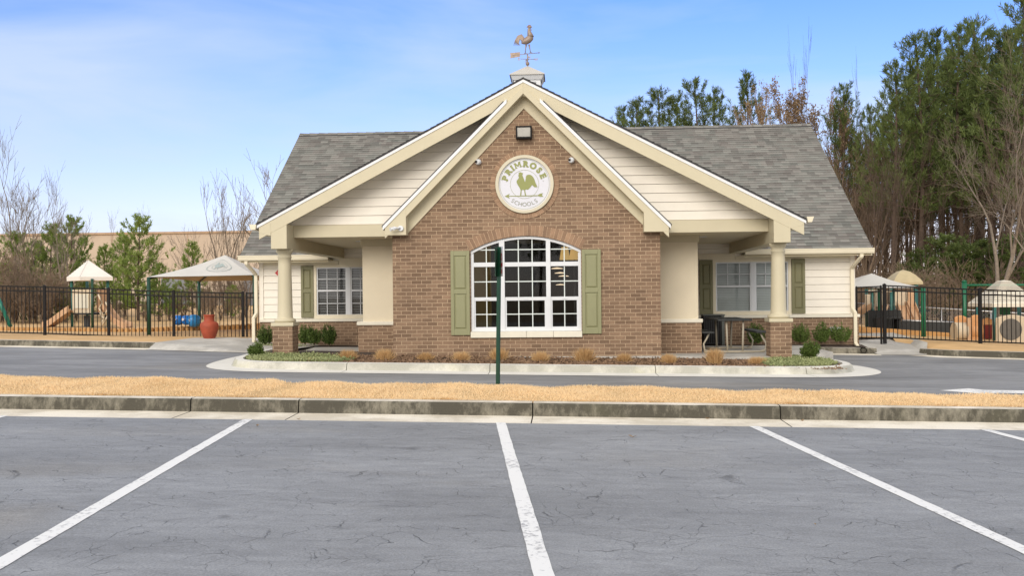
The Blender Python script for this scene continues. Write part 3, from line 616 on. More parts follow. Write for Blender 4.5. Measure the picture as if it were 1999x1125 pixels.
for k,(a,b_) in enumerate(secs):
    nc=3 if k==1 else 2
    for i in range(1,nc):
        x=a+(b_-a)*i/nc; G.box(x-0.010,x+0.010,yF0+0.030,yF0+0.048,0.703,topz(x,fw_))
    for z in (1.004,1.673,2.328):
        xa,xb=a,b_
        if z>2.2:
            half=math.sqrt((AR-fw_)**2-(z-ACZ)**2); xa=max(a,ACX-half); xb=min(b_,ACX+half)
        G.box(xa,xb,yF0+0.031,yF0+0.047,z-0.010,z+0.010)
G.build('glazing_bars',plain('bar_white',(0.70,0.76,0.73),0.45,0.03,2),arched)
gl=MB()
for a,b_ in secs:
    n=10
    for i in range(n):
        p,q=a+(b_-a)*i/n,a+(b_-a)*(i+1)/n; gl.quad((p,yF0+0.055,0.703),(q,yF0+0.055,0.703),(q,yF0+0.055,topz(q,fw_)),(p,yF0+0.055,topz(p,fw_)))
gl.build('pane',MT['glass'],arched)
mb=MB(); mb.box(WX0-0.01,-0.755,Y0-0.05,Y0+0.11,0.528,0.651); mb.box(-0.75,-0.207,Y0-0.05,Y0+0.11,0.528,0.651); mb.box(-0.202,WX1+0.01,Y0-0.05,Y0+0.11,0.528,0.651); mb.build('window_sill',MT['sill'],B,bevel=0.006)
def shutter(x0,x1,z0,z1,y,mat):
    mb=MB(); st=0.065; zm=z0+(z1-z0)*0.515; t=0.035
    mb.box(x0,x0+st,y-t,y,z0,z1); mb.box(x1-st,x1,y-t,y,z0,z1)
    for a,b_ in ((z0,z0+0.12),(zm-0.045,zm+0.045),(z1-0.10,z1)): mb.box(x0+st,x1-st,y-t+0.002,y,a,b_)
    ob=mb.build('shutter',mat,B,bevel=0.004)
    pn=MB()
    for a,b_ in ((z0+0.12,zm-0.045),(zm+0.045,z1-0.10)):
        X0,X1=x0+st,x1-st; e=0.03; yb=y-0.012; yf=y-t+0.006
        pn.quad((X0,yb,a),(X1,yb,a),(X1,yb,b_),(X0,yb,b_))
        o=[(X0+0.012,yb-0.0005,a+0.012),(X1-0.012,yb-0.0005,a+0.012),(X1-0.012,yb-0.0005,b_-0.012),(X0+0.012,yb-0.0005,b_-0.012)]; i_=[(X0+e+.01,yf,a+e+.01),(X1-e-.01,yf,a+e+.01),(X1-e-.01,yf,b_-e-.01),(X0+e+.01,yf,b_-e-.01)]
        pn.add(o+i_,[(0,1,5,4),(1,2,6,5),(2,3,7,6),(3,0,4,7),(4,5,6,7)])
    pn.build('panel',mat,ob)
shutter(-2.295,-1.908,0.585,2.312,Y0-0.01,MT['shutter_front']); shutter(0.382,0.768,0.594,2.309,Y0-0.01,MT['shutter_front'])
# room behind the arched window
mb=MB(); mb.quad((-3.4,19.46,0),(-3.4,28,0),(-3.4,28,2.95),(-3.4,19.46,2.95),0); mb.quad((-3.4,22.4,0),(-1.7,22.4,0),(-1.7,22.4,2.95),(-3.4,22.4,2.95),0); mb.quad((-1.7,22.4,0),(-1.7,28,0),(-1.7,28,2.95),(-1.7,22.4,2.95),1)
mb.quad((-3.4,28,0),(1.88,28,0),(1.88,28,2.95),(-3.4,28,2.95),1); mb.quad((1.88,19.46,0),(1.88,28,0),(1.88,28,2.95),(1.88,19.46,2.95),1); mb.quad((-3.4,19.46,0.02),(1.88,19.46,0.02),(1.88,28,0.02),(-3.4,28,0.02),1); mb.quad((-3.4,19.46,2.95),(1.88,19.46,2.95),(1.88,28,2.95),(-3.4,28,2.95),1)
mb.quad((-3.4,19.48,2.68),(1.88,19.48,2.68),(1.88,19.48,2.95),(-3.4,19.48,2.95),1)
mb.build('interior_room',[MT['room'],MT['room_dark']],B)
for px,py,Y,r in ((1103,495,20.7,0.10),(1122,495,21.1,0.11)):
    p=at(px,py,Y); L=thing('table_lamp','glowing yellow lamp shade behind the arched window, %s one'%('left' if px<1110 else 'right'),'lamp',(p.x,p.y,0.02),group='lamps behind the arched window')
    mb=MB(); mb.lathe([(r*1.15,p.z-0.14),(r*0.72,p.z+0.14)],p.x,p.y,20); mb.build('lamp_shade',MT['shade'],L)
    if px<1110:
        ld=bpy.data.lights.new('room_fill','POINT'); ld.energy=9; ld.color=(1.0,0.70,0.28); ld.shadow_soft_size=0.12; lo=bpy.data.objects.new('room_fill',ld); C.objects.link(lo); lo.location=(-2.0,20.9,2.3)  # unseen fill light without a fitting, added to brighten the room wall
    mb=MB(); mb.tube([(p.x,p.y,0.02),(p.x,p.y,p.z-0.12)],0.02,8); mb.lathe([(0.16,0.02),(0.14,0.06),(0.03,0.1)],p.x,p.y,16); mb.build('stand',MT['dark'],L)
for k,(px,py,Y) in enumerate(((1088,524,23.0),(1094,533,24.4),(1101,539,25.8),(1095,556,27.4))):
    p=at(px,py,Y); L=thing('pendant_light','%s of four warm pendant lights hanging behind the arched window'%('nearest and highest','second highest','third highest','farthest and lowest')[k],'lamp',(p.x,p.y,2.95),group='pendant lights behind the arched window')
    mb=MB(); mb.lathe([(0.15,p.z-0.012),(0.12,p.z+0.004),(0.02,p.z+0.02)],p.x,p.y,18); mb.build('lamp_shade',MT['pendant'],L)
    mb=MB(); mb.tube([(p.x,p.y,p.z+0.02),(p.x,p.y,2.95)],0.006,5); mb.build('cord',MT['dark'],L)
# pilasters beside the brick wall
for a,b_,ab,bb in ((-4.40,-3.502,-4.50,-3.502),(1.975,2.905,1.975,2.965)):
    mb=MB(); mb.box(a,b_,20.62,21.3,0.84,2.62); pl=mb.build('pilaster',MT['stucco'],B)
    mb=MB(); mb.box(ab,bb,20.59,21.34,0.0,0.76); mb.build('brick_base',MT['brick'],pl)
    s0,s1=(ab-0.03,bb) if a<0 else (ab,bb+0.03)
    mb=MB(); mb.box(s0,s1,20.56,21.37,0.76,0.845); mb.build('cap',MT['sill'],pl,bevel=0.018)
    s0,s1=(a-0.03,b_) if a<0 else (a,b_+0.03)
    mb=MB(); mb.box(s0,s1,20.585,21.33,2.50,2.66); mb.build('frieze',MT['trim'],pl)
# porch columns
def column(cx):
    cy=19.5; base=gz(cx)
    c=MB(); prof=[(0.185,0.87),(0.215,0.885),(0.222,0.91),(0.215,0.935),(0.19,0.95),(0.165,0.957),(0.158,0.985),(0.150,1.3),(0.143,1.7),(0.134,2.08),(0.132,2.21),(0.145,2.222),(0.145,2.24),(0.134,2.25),(0.136,2.30),(0.165,2.33),(0.175,2.36),(0.175,2.392)]
    c.lathe(prof,cx,cy,36); col=c.build('porch_column',MT['trim'],B)
    mb=MB(); mb.box(cx-0.21,cx+0.21,cy-0.21,cy+0.21,base-0.1,0.80); mb.build('brick_pier',MT['brick'],col)
    mb=MB(); mb.box(cx-0.235,cx+0.235,cy-0.235,cy+0.235,0.80,0.872); mb.build('cap',MT['trim'],col,bevel=0.006)
    mb=MB(); mb.box(cx-0.165,cx+0.165,19.105,20.0,2.39,2.90); mb.build('entablature_block',MT['trim'],col,bevel=0.008)
for cx in (-5.80,4.36): column(cx)
# beams, porch ceiling
mb=MB(); mb.box(-5.635,-3.502,19.6,19.86,2.645,2.90); mb.build('porch_beam',MT['trim'],B,bevel=0.006)
mb=MB(); mb.box(1.975,4.195,19.6,19.86,2.645,2.90); mb.build('porch_beam',MT['trim'],B,bevel=0.006)
for x0,x1 in ((-5.94,-5.66),(4.22,4.50)):
    mb=MB(); mb.box(x0,x1,20.0,24.35,2.395,2.86); mb.build('porch_beam',MT['trim'],B,bevel=0.006)
for x0,x1 in ((-5.66,-3.5),(1.975,4.22)):
    mb=MB(); mb.box(x0,x1,19.85,24.3,2.65,2.67); mb.build('porch_ceiling',MT['ceiling'],B)
    cx=(x0+x1)/2
    mb=MB(); mb.lathe([(0.10,2.642),(0.10,2.66)],cx,21.2,20); mb.build('recessed_light',MT['white'],B)
for bx_ in ((-6.2,-5.945,19.145,24.2,2.68,2.71),(4.505,4.78,19.145,24.2,2.69,2.72)):
    mb=MB(); mb.box(*bx_); mb.build('porch_soffit',MT['trim'],B)
# gable siding (lap boards) in the porch gable
def lap(name,x0f,x1f,z0,z1,y,step=0.187,mat='siding',slope_y=0.018):
    mb=MB(); z=z0
    while z<z1-1e-3:
        zt=min(z+step,z1); a0,b0=x0f(z),x1f(z); a1,b1=x0f(zt),x1f(zt)
        if b0-a0<0.05: break
        f=(zt-z)/step; g=0.010; mb.quad((a0,y-slope_y,z+g),(b0,y-slope_y,z+g),(b1,y-slope_y*(1-f)-.004,zt),(a1,y-slope_y*(1-f)-.004,zt)); mb.quad((a0,y+.012,z),(b0,y+.012,z),(b0,y-slope_y,z+g),(a0,y-slope_y,z+g)); z=zt
    return mb.build(name,MT[mat],B)
lap('gable_siding',lambda z:XC-(5.62-z)/0.524,lambda z:XC-(5.68-z)/0.995+0.04,2.90,5.5,19.64)
lap('gable_siding',lambda z:XC+(5.68-z)/0.995-0.04,lambda z:XC+(5.62-z)/0.524,2.90,5.5,19.64)
# fascias -------------------------------------------------------------------
def gable_band(name,apx,zo,so,xl,xr,zi,si,y0,y1,mat,xi=None):
    """band between outer line z=zo-so*|x-apx| and inner line z=zi-si*|x-apx|"""
    mb=MB()
    for X in (xl,xr):
        d=abs(X-apx); p=[(apx,zi),(X,zi-si*d),(X,zo-so*d),(apx,zo)]
        if X<apx: p=p[::-1]
        mb.prism_y(p,y0,y1)
    return mb.build(name,mat,B,bevel=0.004)
# big porch gable
gable_band('rake_fascia',XC,5.69,0.524,-6.21,4.79,5.42,0.520,19.10,19.14,MT['trim'])
gable_band('drip_edge',XC,5.755,0.524,-6.25,4.83,5.69,0.524,19.085,19.14,MT['drip'])
gable_band('roof_edge',XC,5.785,0.524,-6.26,4.84,5.755,0.524,19.07,19.14,MT['shingle_edge'])
gable_band('gable_soffit',XC,5.60,0.524,-6.2,4.78,5.57,0.524,19.14,19.62,MT['trim'])
for pr_ in ([(-6.205,2.72),(-5.966,2.66),(-5.966,2.92),(-6.205,2.80)],[(4.526,2.67),(4.785,2.74),(4.785,2.80),(4.526,2.93)]):
    mb=MB(); mb.prism_y(pr_,19.096,19.137); mb.build('rake_return',MT['trim'],B)
# steep brick gable
gable_band('rake_fascia',XC,5.61,0.995,-3.60,2.12,5.454-0.0,1.018,19.05,19.12,MT['trim'])
mb=MB()
for X,s_ in ((-3.64,-1),(2.155,1)):
    xa=XC+s_*0.335; p=[(xa,5.60-0.995*0.335),(X,5.60-0.995*abs(X-XC)),(X,5.68-0.995*abs(X-XC)),(xa,5.68-0.995*0.335)]
    mb.prism_y(p if s_>0 else p[::-1],19.03,19.64)
mb.build('drip_edge',MT['drip'],B)
mb=MB()
for X,s_ in ((-3.66,-1),(2.175,1)):
    xa=XC+s_*0.40; p=[(xa,5.68-0.995*0.40),(X,5.68-0.995*abs(X-XC)),(X,5.712-0.995*abs(X-XC)),(xa,5.712-0.995*0.40)]
    mb.prism_y(p if s_>0 else p[::-1],19.045,19.64)
mb.build('steep_roof',MT['shingle_edge'],B)
gable_band('gable_soffit',XC,5.56,1.01,-3.58,2.10,5.458,1.018,19.12,19.36,MT['trim'])
for X_,sl_,sg_ in ((-3.20,1.045,-1),(1.66,1.007,1)):
    d_=abs(X_-XC); pr_=[(XC,5.20),(X_,5.20-sl_*d_),(X_,5.47-1.018*d_),(XC,5.47)]; mb=MB(); mb.prism_y(pr_ if sg_>0 else pr_[::-1],Y0-0.028,Y0+0.05); mb.build('frieze_board',MT['trim'],B)
for x0,x1 in ((-3.60,-3.165),(1.625,2.115)):
    zt0=5.61-0.995*abs(x0-XC); zt1=5.61-0.995*abs(x1-XC); mb=MB(); mb.prism_y([(x0,2.635),(x1,2.635),(x1,zt1-0.05),(x0,zt0-0.05)],19.045,19.62 if x0>0 else 19.62); mb.build('cornice_return',MT['trim'],B,bevel=0.005)
# roofs ----------------------------------------------------------------------
EZ,EY,RZ,RY=2.46,23.8,6.55,29.5; MS=(RZ-EZ)/(RY-EY); XL,XR=-8.24,7.62
def courses(mb,length,fn,step=0.14,t=0.012):
    n=int(length/step)+1
    for i in range(n):
        a,b_=i*step,min((i+1)*step,length)
        if b_-a<0.01: continue
        q=fn(a,b_,t,0.0); mb.quad(*q); 
        e=fn(a,a,t,0.0,True); mb.quad(*e)
def main_front(mb):
    L=math.hypot(RZ-EZ,RY-EY); uy,uz=(RY-EY)/L,(RZ-EZ)/L; ny,nz_=-uz,uy
    def fn2(a,b_,t0,t1,riser,xa,xb):
        P=lambda s,t,x:(x,EY+uy*s+ny*t,EZ+uz*s+nz_*t)
        if riser: return [P(a,-0.004,xa),P(a,-0.004,xb),P(a,t0,xb),P(a,t0,xa)]
        return [P(a,t0,xa),P(a,t0,xb),P(b_,t1,xb),P(b_,t1,xa)]
    sc_=0.70
    for xa,xb,s0,s1 in ((XL,-5.95,0,sc_),(4.51,XR,0,sc_),(XL,XR,sc_,L)):
        g=lambda a,b_,t0,t1,riser=False,s0=s0,xa=xa,xb=xb: fn2(a+s0,b_+s0,t0,t1,riser,xa,xb)
        courses(mb,s1-s0,g)
mb=MB(); main_front(mb)
mb.quad((XL,RY,RZ),(XR,RY,RZ),(XR,2*RY-EY,EZ),(XL,2*RY-EY,EZ)); mb.build('roof',MT['shingle'],B)
mb=MB()
for y0,y1,z0,z1 in ((EY,RY,EZ,RZ),(2*RY-EY,RY,EZ,RZ)):
    for x0,x1 in ((XL,XL+0.035),(XR-0.035,XR)):
        mb.add([(x,y,z-dz) for x in (x0,x1) for y,z,dz in ((y0,z0,0.012),(y1,z1,0.012),(y1,z1,0.17),(y0,z0,0.17))],[(0,1,2,3),(7,6,5,4),(0,4,5,1),(2,6,7,3),(0,3,7,4)])
mb.build('rake_board',MT['cream'],B)
ym_=EY+0.6; zm_=EZ+0.6*MS-0.17
mb=MB(); mb.quad((XL,ym_,zm_),(XR,ym_,zm_),(XR,RY,RZ-0.17),(XL,RY,RZ-0.17)); mb.quad((XL,EY,EZ-0.17),(-5.95,EY,EZ-0.17),(-5.95,ym_,zm_),(XL,ym_,zm_)); mb.quad((4.51,EY,EZ-0.17),(XR,EY,EZ-0.17),(XR,ym_,zm_),(4.51,ym_,zm_)); mb.build('roof_deck',MT['cream'],B)
mb=MB()
for k in range(54):
    x=XL+k*0.30
    if x>XR-0.02: break
    x1=min(x+0.30,XR); z=RZ+0.012
    if XC-2.2<x<XC+1.9: continue
    mb.quad((x,RY-0.15,z-0.105+.012),(x1,RY-0.15,z-0.105),(x1,RY,z),(x,RY,z+.012)); mb.quad((x,RY,z+.012),(x1,RY,z),(x1,RY+0.15,z-0.105),(x,RY+0.15,z-0.105+.012)); mb.quad((x,RY-0.15,z-0.13),(x1,RY-0.15,z-0.13),(x1,RY-0.15,z-0.105),(x,RY-0.15,z-0.093),1)
mb.quad((XL,RY-0.152,RZ-0.135),(XR,RY-0.152,RZ-0.135),(XR,RY-0.152,RZ-0.075),(XL,RY-0.152,RZ-0.075),1)
mb.build('ridge_cap',[MT['shingle'],MT['shingle_edge']],B)
# porch gable roof, two slopes dying into the main roof
mb=MB()
for s_ in (-1,1):
    xe=-6.25 if s_<0 else 4.83; hx=abs(xe-XC); L=math.hypot(hx,0.524*hx); ux=hx/L; uz=0.524*hx/L; ze=5.785-0.524*hx
    n=int(L/0.14)+1
    for i in range(n):
        a,b_=i*0.14,min((i+1)*0.14,L); pa=(xe-s_*ux*a,ze+uz*a); pb=(xe-s_*ux*b_,ze+uz*b_)
        ya=min(EY+(pa[1]-EZ)/MS+0.3,29); yb=min(EY+(pb[1]-EZ)/MS+0.3,29); o=0.012
        q=[(pa[0],19.07,pa[1]+o),(pb[0],19.07,pb[1]+0.001),(pb[0],yb,pb[1]+0.001),(pa[0],ya,pa[1]+o)]
        mb.quad(*(q if s_<0 else q[::-1])); q=[(pa[0],19.07,pa[1]-.003),(pa[0],19.07,pa[1]+o),(pa[0],ya,pa[1]+o),(pa[0],ya,pa[1]-.003)]; mb.quad(*(q if s_<0 else q[::-1]))
mb.build('porch_roof',MT['shingle'],B)
# gutters and eaves
def gutter(x0,x1,y,zt,zb,name='gutter'):
    mb=MB(); pr=[(y+0.12,zb),(y+0.03,zb),(y+0.012,zb+0.03),(y,zt-0.03),(y-0.008,zt-0.02),(y-0.008,zt),(y+0.12,zt)]
    vs=[(x,a,b_) for x in (x0,x1) for a,b_ in pr]; k=len(pr); mb.add(vs,[tuple(range(k)),tuple(range(2*k-1,k-1,-1))]+[(i,i+k,(i+1)%k+k,(i+1)%k) for i in range(k)]); return mb.build(name,MT['cream'],B)
gutter(XL-0.03,-5.95,23.72,2.47,2.335); gutter(4.51,XR+0.03,23.72,2.47,2.335)
for x0,x1 in ((-6.42,-6.27),(4.85,4.99)):
    mb=MB(); mb.prism_y([(x0+0.03,2.79),(x1-0.02,2.79),(x1,2.90),(x0,2.90)] if x0<0 else [(x0+0.02,2.79),(x1-0.04,2.79),(x1,2.90),(x0,2.90)],19.12,23.9); mb.build('gutter',MT['cream'],B)
for bx_ in ((XL,-5.95,23.84,24.3,2.335,2.36),(4.51,XR,23.84,24.3,2.335,2.36)):
    mb=MB(); mb.box(*bx_); mb.build('eave_soffit',MT['trim'],B)
# wings -----------------------------------------------------------------------
YW=24.3
def wing(x0,x1,sx0,sx1,windows):
    xs=sorted([sx0,sx1]+[v for w in windows for v in w[:2]])
    lap_l=MB()
    z=0.83; 
    while z<2.64:
        zt=min(z+0.187,2.655); f=(zt-z)/0.187
        segs=[(sx0,sx1)]
        for w in windows:
            if z<w[3]-0.05: segs=[(sx0,w[0]+0.02),(w[1]-0.02,sx1)]
        for a,b_ in segs:
            g=0.010; lap_l.quad((a,YW-0.018,z+g),(b_,YW-0.018,z+g),(b_,YW-0.018*(1-f)-.004,zt),(a,YW-0.018*(1-f)-.004,zt)); lap_l.quad((a,YW+.012,z),(b_,YW+.012,z),(b_,YW-0.018,z+g),(a,YW-0.018,z+g))
        z=zt
    lap_l.build('siding',MT['siding'],B)
    mb=MB(); mb.box(x0,x1,YW-0.06,YW+0.2,-0.3,0.755)
    if x0<0: mb.quad((x0,YW-0.06,-.3),(x0,YW+10.5,-.3),(x0,YW+10.5,.755),(x0,YW-0.06,.755))
    else: mb.quad((x1,YW-0.06,-.3),(x1,YW+10.5,-.3),(x1,YW+10.5,.755),(x1,YW-0.06,.755))
    mb.build('brick_base',MT['brick'],B)
    mb=MB(); mb.box(x0-0.0,x1+0.02,YW-0.10,YW+0.05,0.755,0.83); mb.build('water_table',MT['sill'],B,bevel=0.008)
wing(-7.88,-3.5,-7.88,-3.5,[(-6.46,-4.62,0.83,2.235)])
wing(1.975,7.41,1.975,7.31,[(3.79,5.75,0.83,2.25)])
for bx_ in ((-7.90,-7.79,YW-0.035,YW+0.1,0.83,2.33),(7.22,7.33,YW-0.035,YW+0.1,0.83,2.33)):
    mb=MB(); mb.box(*bx_); mb.build('corner_board',MT['siding'],B)
for bx_ in ((-7.78,-5.80,YW-0.03,YW+0.02,2.23,2.33),(4.36,7.21,YW-0.03,YW+0.02,2.245,2.33),(-5.79,-3.51,YW-0.04,YW+0.02,2.23,2.392),(1.98,4.35,YW-0.04,YW+0.02,2.245,2.392)):
    mb=MB(); mb.box(*bx_); mb.build('frieze_board',MT['cream'],B)
# gable end walls of the main roof
mb=MB()
for x in (-7.87,7.31):
    mb.add([(x,YW,0.7),(x,2*RY-YW,0.7),(x,2*RY-YW,2.75),(x,RY,RZ-0.2),(x,YW,2.75)],[(0,1,2,3,4)])
mb.quad((-7.87,2*RY-YW,-0.2),(7.3,2*RY-YW,-0.2),(7.3,2*RY-YW,2.8),(-7.87,2*RY-YW,2.8)); mb.build('end_wall',MT['siding'],B)
def dh_window(x0,x1,xm,z0,z1,zm,bright,grids):
    f=0.075; y=YW-0.045
    mb=MB(); mb.box(x0,x0+f,y,YW+.05,z0,z1); mb.box(x1-f,x1,y,YW+.05,z0,z1); mb.box(x0+f,x1-f,y,YW+.05,z1-f,z1); mb.box(x0+f,x1-f,y,YW+.05,z0,z0+f*1.3); win=mb.build('window',MT['cream'],B,bevel=0.004)
    fr=MB(); u=[(x0+f,xm-0.03),(xm+0.03,x1-f)]; fr.box(xm-0.05,xm+0.05,y+0.006,YW+.04,z0+f*0.8,z1-f)
    for a,b_ in u:
        e=0.032
        a2=a if a<xm else a+0.02; b2=b_-0.02 if b_<xm else b_
        fr.box(a2,a2+e,y+0.018,YW+.03,z0+f*.8,z1-f); fr.box(b2-e,b2,y+0.018,YW+.03,z0+f*.8,z1-f); fr.box(a2+e,b2-e,y+0.018,YW+.03,z1-f-e,z1-f); fr.box(a2+e,b2-e,y+0.018,YW+.03,z0+f*.8,z0+f*.8+0.045); fr.box(a2+e,b2-e,y+0.014,YW+.03,zm-0.022,zm+0.022)
    fr.build('frame',MT['white'],win)
    gb=MB()
    for a,b_ in u:
        for lo,hi in ((z0+f*.8,zm),(zm,z1-f)):
            if lo<zm-0.01 and not grids: continue
            for i in (1,2):
                x=a+(b_-a)*i/3; gb.box(x-0.008,x+0.008,y+0.03,y+0.04,lo,hi)
            gb.box(a,b_,y+0.03,y+0.04,(lo+hi)/2-0.008,(lo+hi)/2+0.008)
    gb.build('glazing_bars',MT['white'],win)
    g=MB(); g.quad((x0+f,y+0.05,z0+.05),(x1-f,y+0.05,z0+.05),(x1-f,y+0.05,z1-f),(x0+f,y+0.05,z1-f)); g.build('pane',MT['glass'] if bright else MT['dark_glass'],win)
    bl=MB(); z=z0+0.08; tilt=0.0195 if bright else 0.009
    while z<z1-f-0.01:
        for a,b_ in u: bl.quad((a+0.01,YW+0.05,z-tilt),(b_-0.01,YW+0.05,z-tilt),(b_-0.01,YW+0.085,z+tilt),(a+0.01,YW+0.085,z+tilt))
        z+=0.042
    bl.build('blind',MT['blind'],win)
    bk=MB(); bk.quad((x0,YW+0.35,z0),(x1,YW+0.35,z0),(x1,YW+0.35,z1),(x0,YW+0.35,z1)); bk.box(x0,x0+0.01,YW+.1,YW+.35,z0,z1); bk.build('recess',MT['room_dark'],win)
dh_window(-6.46,-4.62,-5.545,0.832,2.235,1.555,False,True)
dh_window(3.79,5.75,4.80,0.832,2.25,1.56,True,False)
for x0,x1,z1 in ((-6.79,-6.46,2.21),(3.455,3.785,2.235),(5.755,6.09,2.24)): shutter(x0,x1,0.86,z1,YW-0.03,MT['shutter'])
# downspouts
def dspout(x,sgn):
    mb=MB(); P_=[(x+sgn*0.11,23.80,2.36),(x+sgn*0.11,23.80,2.26),(x+sgn*0.02,24.05,2.08),(x,24.22,1.98),(x,24.22,0.98),(x+sgn*0.045,24.14,0.86),(x+sgn*0.045,24.14,0.10),(x+sgn*0.06,24.02,0.03)]
    for a,b_ in zip(P_[:-1],P_[1:]):
        a=Vector(a); b_=Vector(b_); d=(b_-a).normalized(); mb.bar(a-d*0.012,b_+d*0.012,0.085,0.062)
    mb.build('downspout',MT['cream'],B,bevel=0.01)
dspout(-7.965,-1); dspout(7.245,1)
# cupola
CX,CY=at(1030.5,140,21.34).x,21.34
mb=MB(); h=0.295; mb.box(CX-h,CX+h,CY-h,CY+h,5.3,6.22); cup=mb.build('cupola',MT['white'],B)
mb=MB()
for (dx,dy) in ((0,-1),(1,0),(-1,0)):
    for k in range(8):
        z=5.72+k*0.055
        if dy: mb.quad((CX-0.2,CY-h-0.004,z),(CX+0.2,CY-h-0.004,z),(CX+0.2,CY-h-0.03+0.0,z+0.028),(CX-0.2,CY-h-0.03,z+0.028)); 
        else: mb.quad((CX+dx*(h+0.004),CY-0.2,z),(CX+dx*(h+0.004),CY+0.2,z),(CX+dx*(h+0.03),CY+0.2,z+0.028),(CX+dx*(h+0.03),CY-0.2,z+0.028))
mb.build('louvre',MT['white'],cup)
mb=MB(); e=0.39; z0=6.30
mb.add([(CX-e,CY-e,z0),(CX+e,CY-e,z0),(CX+e,CY+e,z0),(CX-e,CY+e,z0),(CX-e,CY-e,z0-0.02),(CX+e,CY-e,z0-0.02),(CX+e,CY+e,z0-0.02),(CX-e,CY+e,z0-0.02),(CX,CY,6.565)],[(0,1,8),(1,2,8),(2,3,8),(3,0,8),(4,5,1,0),(5,6,2,1),(6,7,3,2),(7,4,0,3)]); mb.build('cupola_roof',MT['zinc'],cup)
mb=MB(); h2=h+0.02; e2=e-0.02
mb.add([(CX+a*e2,CY+b_*e2,z0-0.02) for a,b_ in ((-1,-1),(1,-1),(1,1),(-1,1))]+[(CX+a*h2,CY+b_*h2,z0-0.12) for a,b_ in ((-1,-1),(1,-1),(1,1),(-1,1))],[(0,1,5,4),(1,2,6,5),(2,3,7,6),(3,0,4,7)]); mb.build('cornice',MT['white'],cup)
# porch slabs
mb=MB(); mb.prism_z([(1.98,20.0),(2.9,19.28),(4.14,19.28),(4.14,19.75),(4.6,19.9),(5.75,20.6),(5.85,23.3),(3.0,23.45),(2.0,23.4)],-0.3,0.105); meta(mb.build('pavement',MT['concrete']),kind='structure')
mb=MB(); mb.prism_z([(-3.5,20.1),(-4.3,19.35),(-5.4,19.35),(-6.0,19.95),(-6.1,21.5),(-6.2,23.0),(-4.6,23.2),(-4.5,24.2),(-3.5,24.2)],-0.3,lambda x,y:0.135 if x>-5.5 else 0.165); meta(mb.build('pavement',MT['concrete']),kind='structure')
mb=MB(); mb.add([(-6.0,20.0,0.172),(-5.2,19.75,0.172),(-5.2,20.25,0.172),(-5.95,20.45,0.172)],[(0,1,2,3)]); meta(mb.build('painted_line',MT['yellow']),kind='structure')
T=thing('dark_wedge','dark flat triangle lying on the walk in front of the left porch window','mat',(-4.6,21.0,0.14))
mb=MB(); mb.prism_z([(-5.3,20.7),(-4.55,20.5),(-4.52,21.6)],0.137,0.147); mb.build('mat',MT['dark'],T)  # thin dark triangle laid on the walk
# ------------------------------------------------------------------ text helper
dg=None
def text_into(mb, s, size, place, m=0, offset=0.0, ext=0.0):
    cu=bpy.data.curves.new('t','FONT'); cu.body=s; cu.size=size; cu.align_x='CENTER'; cu.offset=offset; cu.extrude=ext; cu.resolution_u=4
    o=bpy.data.objects.new('t',cu); C.objects.link(o); bpy.context.view_layer.update()
    me=o.evaluated_get(bpy.context.evaluated_depsgraph_get()).to_mesh()
    mb.add([place(v.co.x,v.co.y,v.co.z) for v in me.vertices],[tuple(p.vertices) for p in me.polygons],m)
    o.evaluated_get(bpy.context.evaluated_depsgraph_get()).to_mesh_clear(); bpy.data.objects.remove(o); bpy.data.curves.remove(cu)
def char_w(ch,size):
    return {'I':0.30,'M':0.86,'O':0.80,'S':0.66,'P':0.68,'R':0.72,'E':0.66,'H':0.74,'C':0.74,'L':0.60}.get(ch,0.7)*size
# round sign
T=thing('round_sign','round white school sign with olive rooster and lettering in a brick ring','sign',(SX,19.3,SZ))
def ringmesh(r0,r1,yf,yb,n=72,m=0,mb=None):
    mb=mb or MB(); vs=[];
    for k in range(n):
        a=2*math.pi*k/n; s_,c_=math.sin(a),math.cos(a); vs+= [(SX+r0*s_,yf,SZ+r0*c_),(SX+r1*s_,yf,SZ+r1*c_),(SX+r1*s_,yb,SZ+r1*c_),(SX+r0*s_,yb,SZ+r0*c_)]
    fs=[]
    for k in range(n):
        a=4*k; b_=4*((k+1)%n); fs+=[(a+1,a,b_,b_+1),(a+2,a+1,b_+1,b_+2),(a,a+3,b_+3,b_)]
    mb.add(vs,fs,m,False); return mb
ringmesh(0.528,0.596,19.26,19.34).build('sign_frame',plain('sign_frame_cream',(0.62,0.57,0.43),0.5,0.05,3),T,bevel=0.008)
mb=MB(); mb.prism_y([(SX+0.542*math.sin(-2*math.pi*k/72),SZ+0.542*math.cos(-2*math.pi*k/72)) for k in range(72)],19.295,19.32); mb.build('sign_face',MT['signwhite'],T)
mb=MB(); yS=19.290; ringmesh(0.501,0.5055,yS,yS+0.003,mb=mb); ringmesh(0.288,0.2925,yS,yS+0.003,mb=mb)
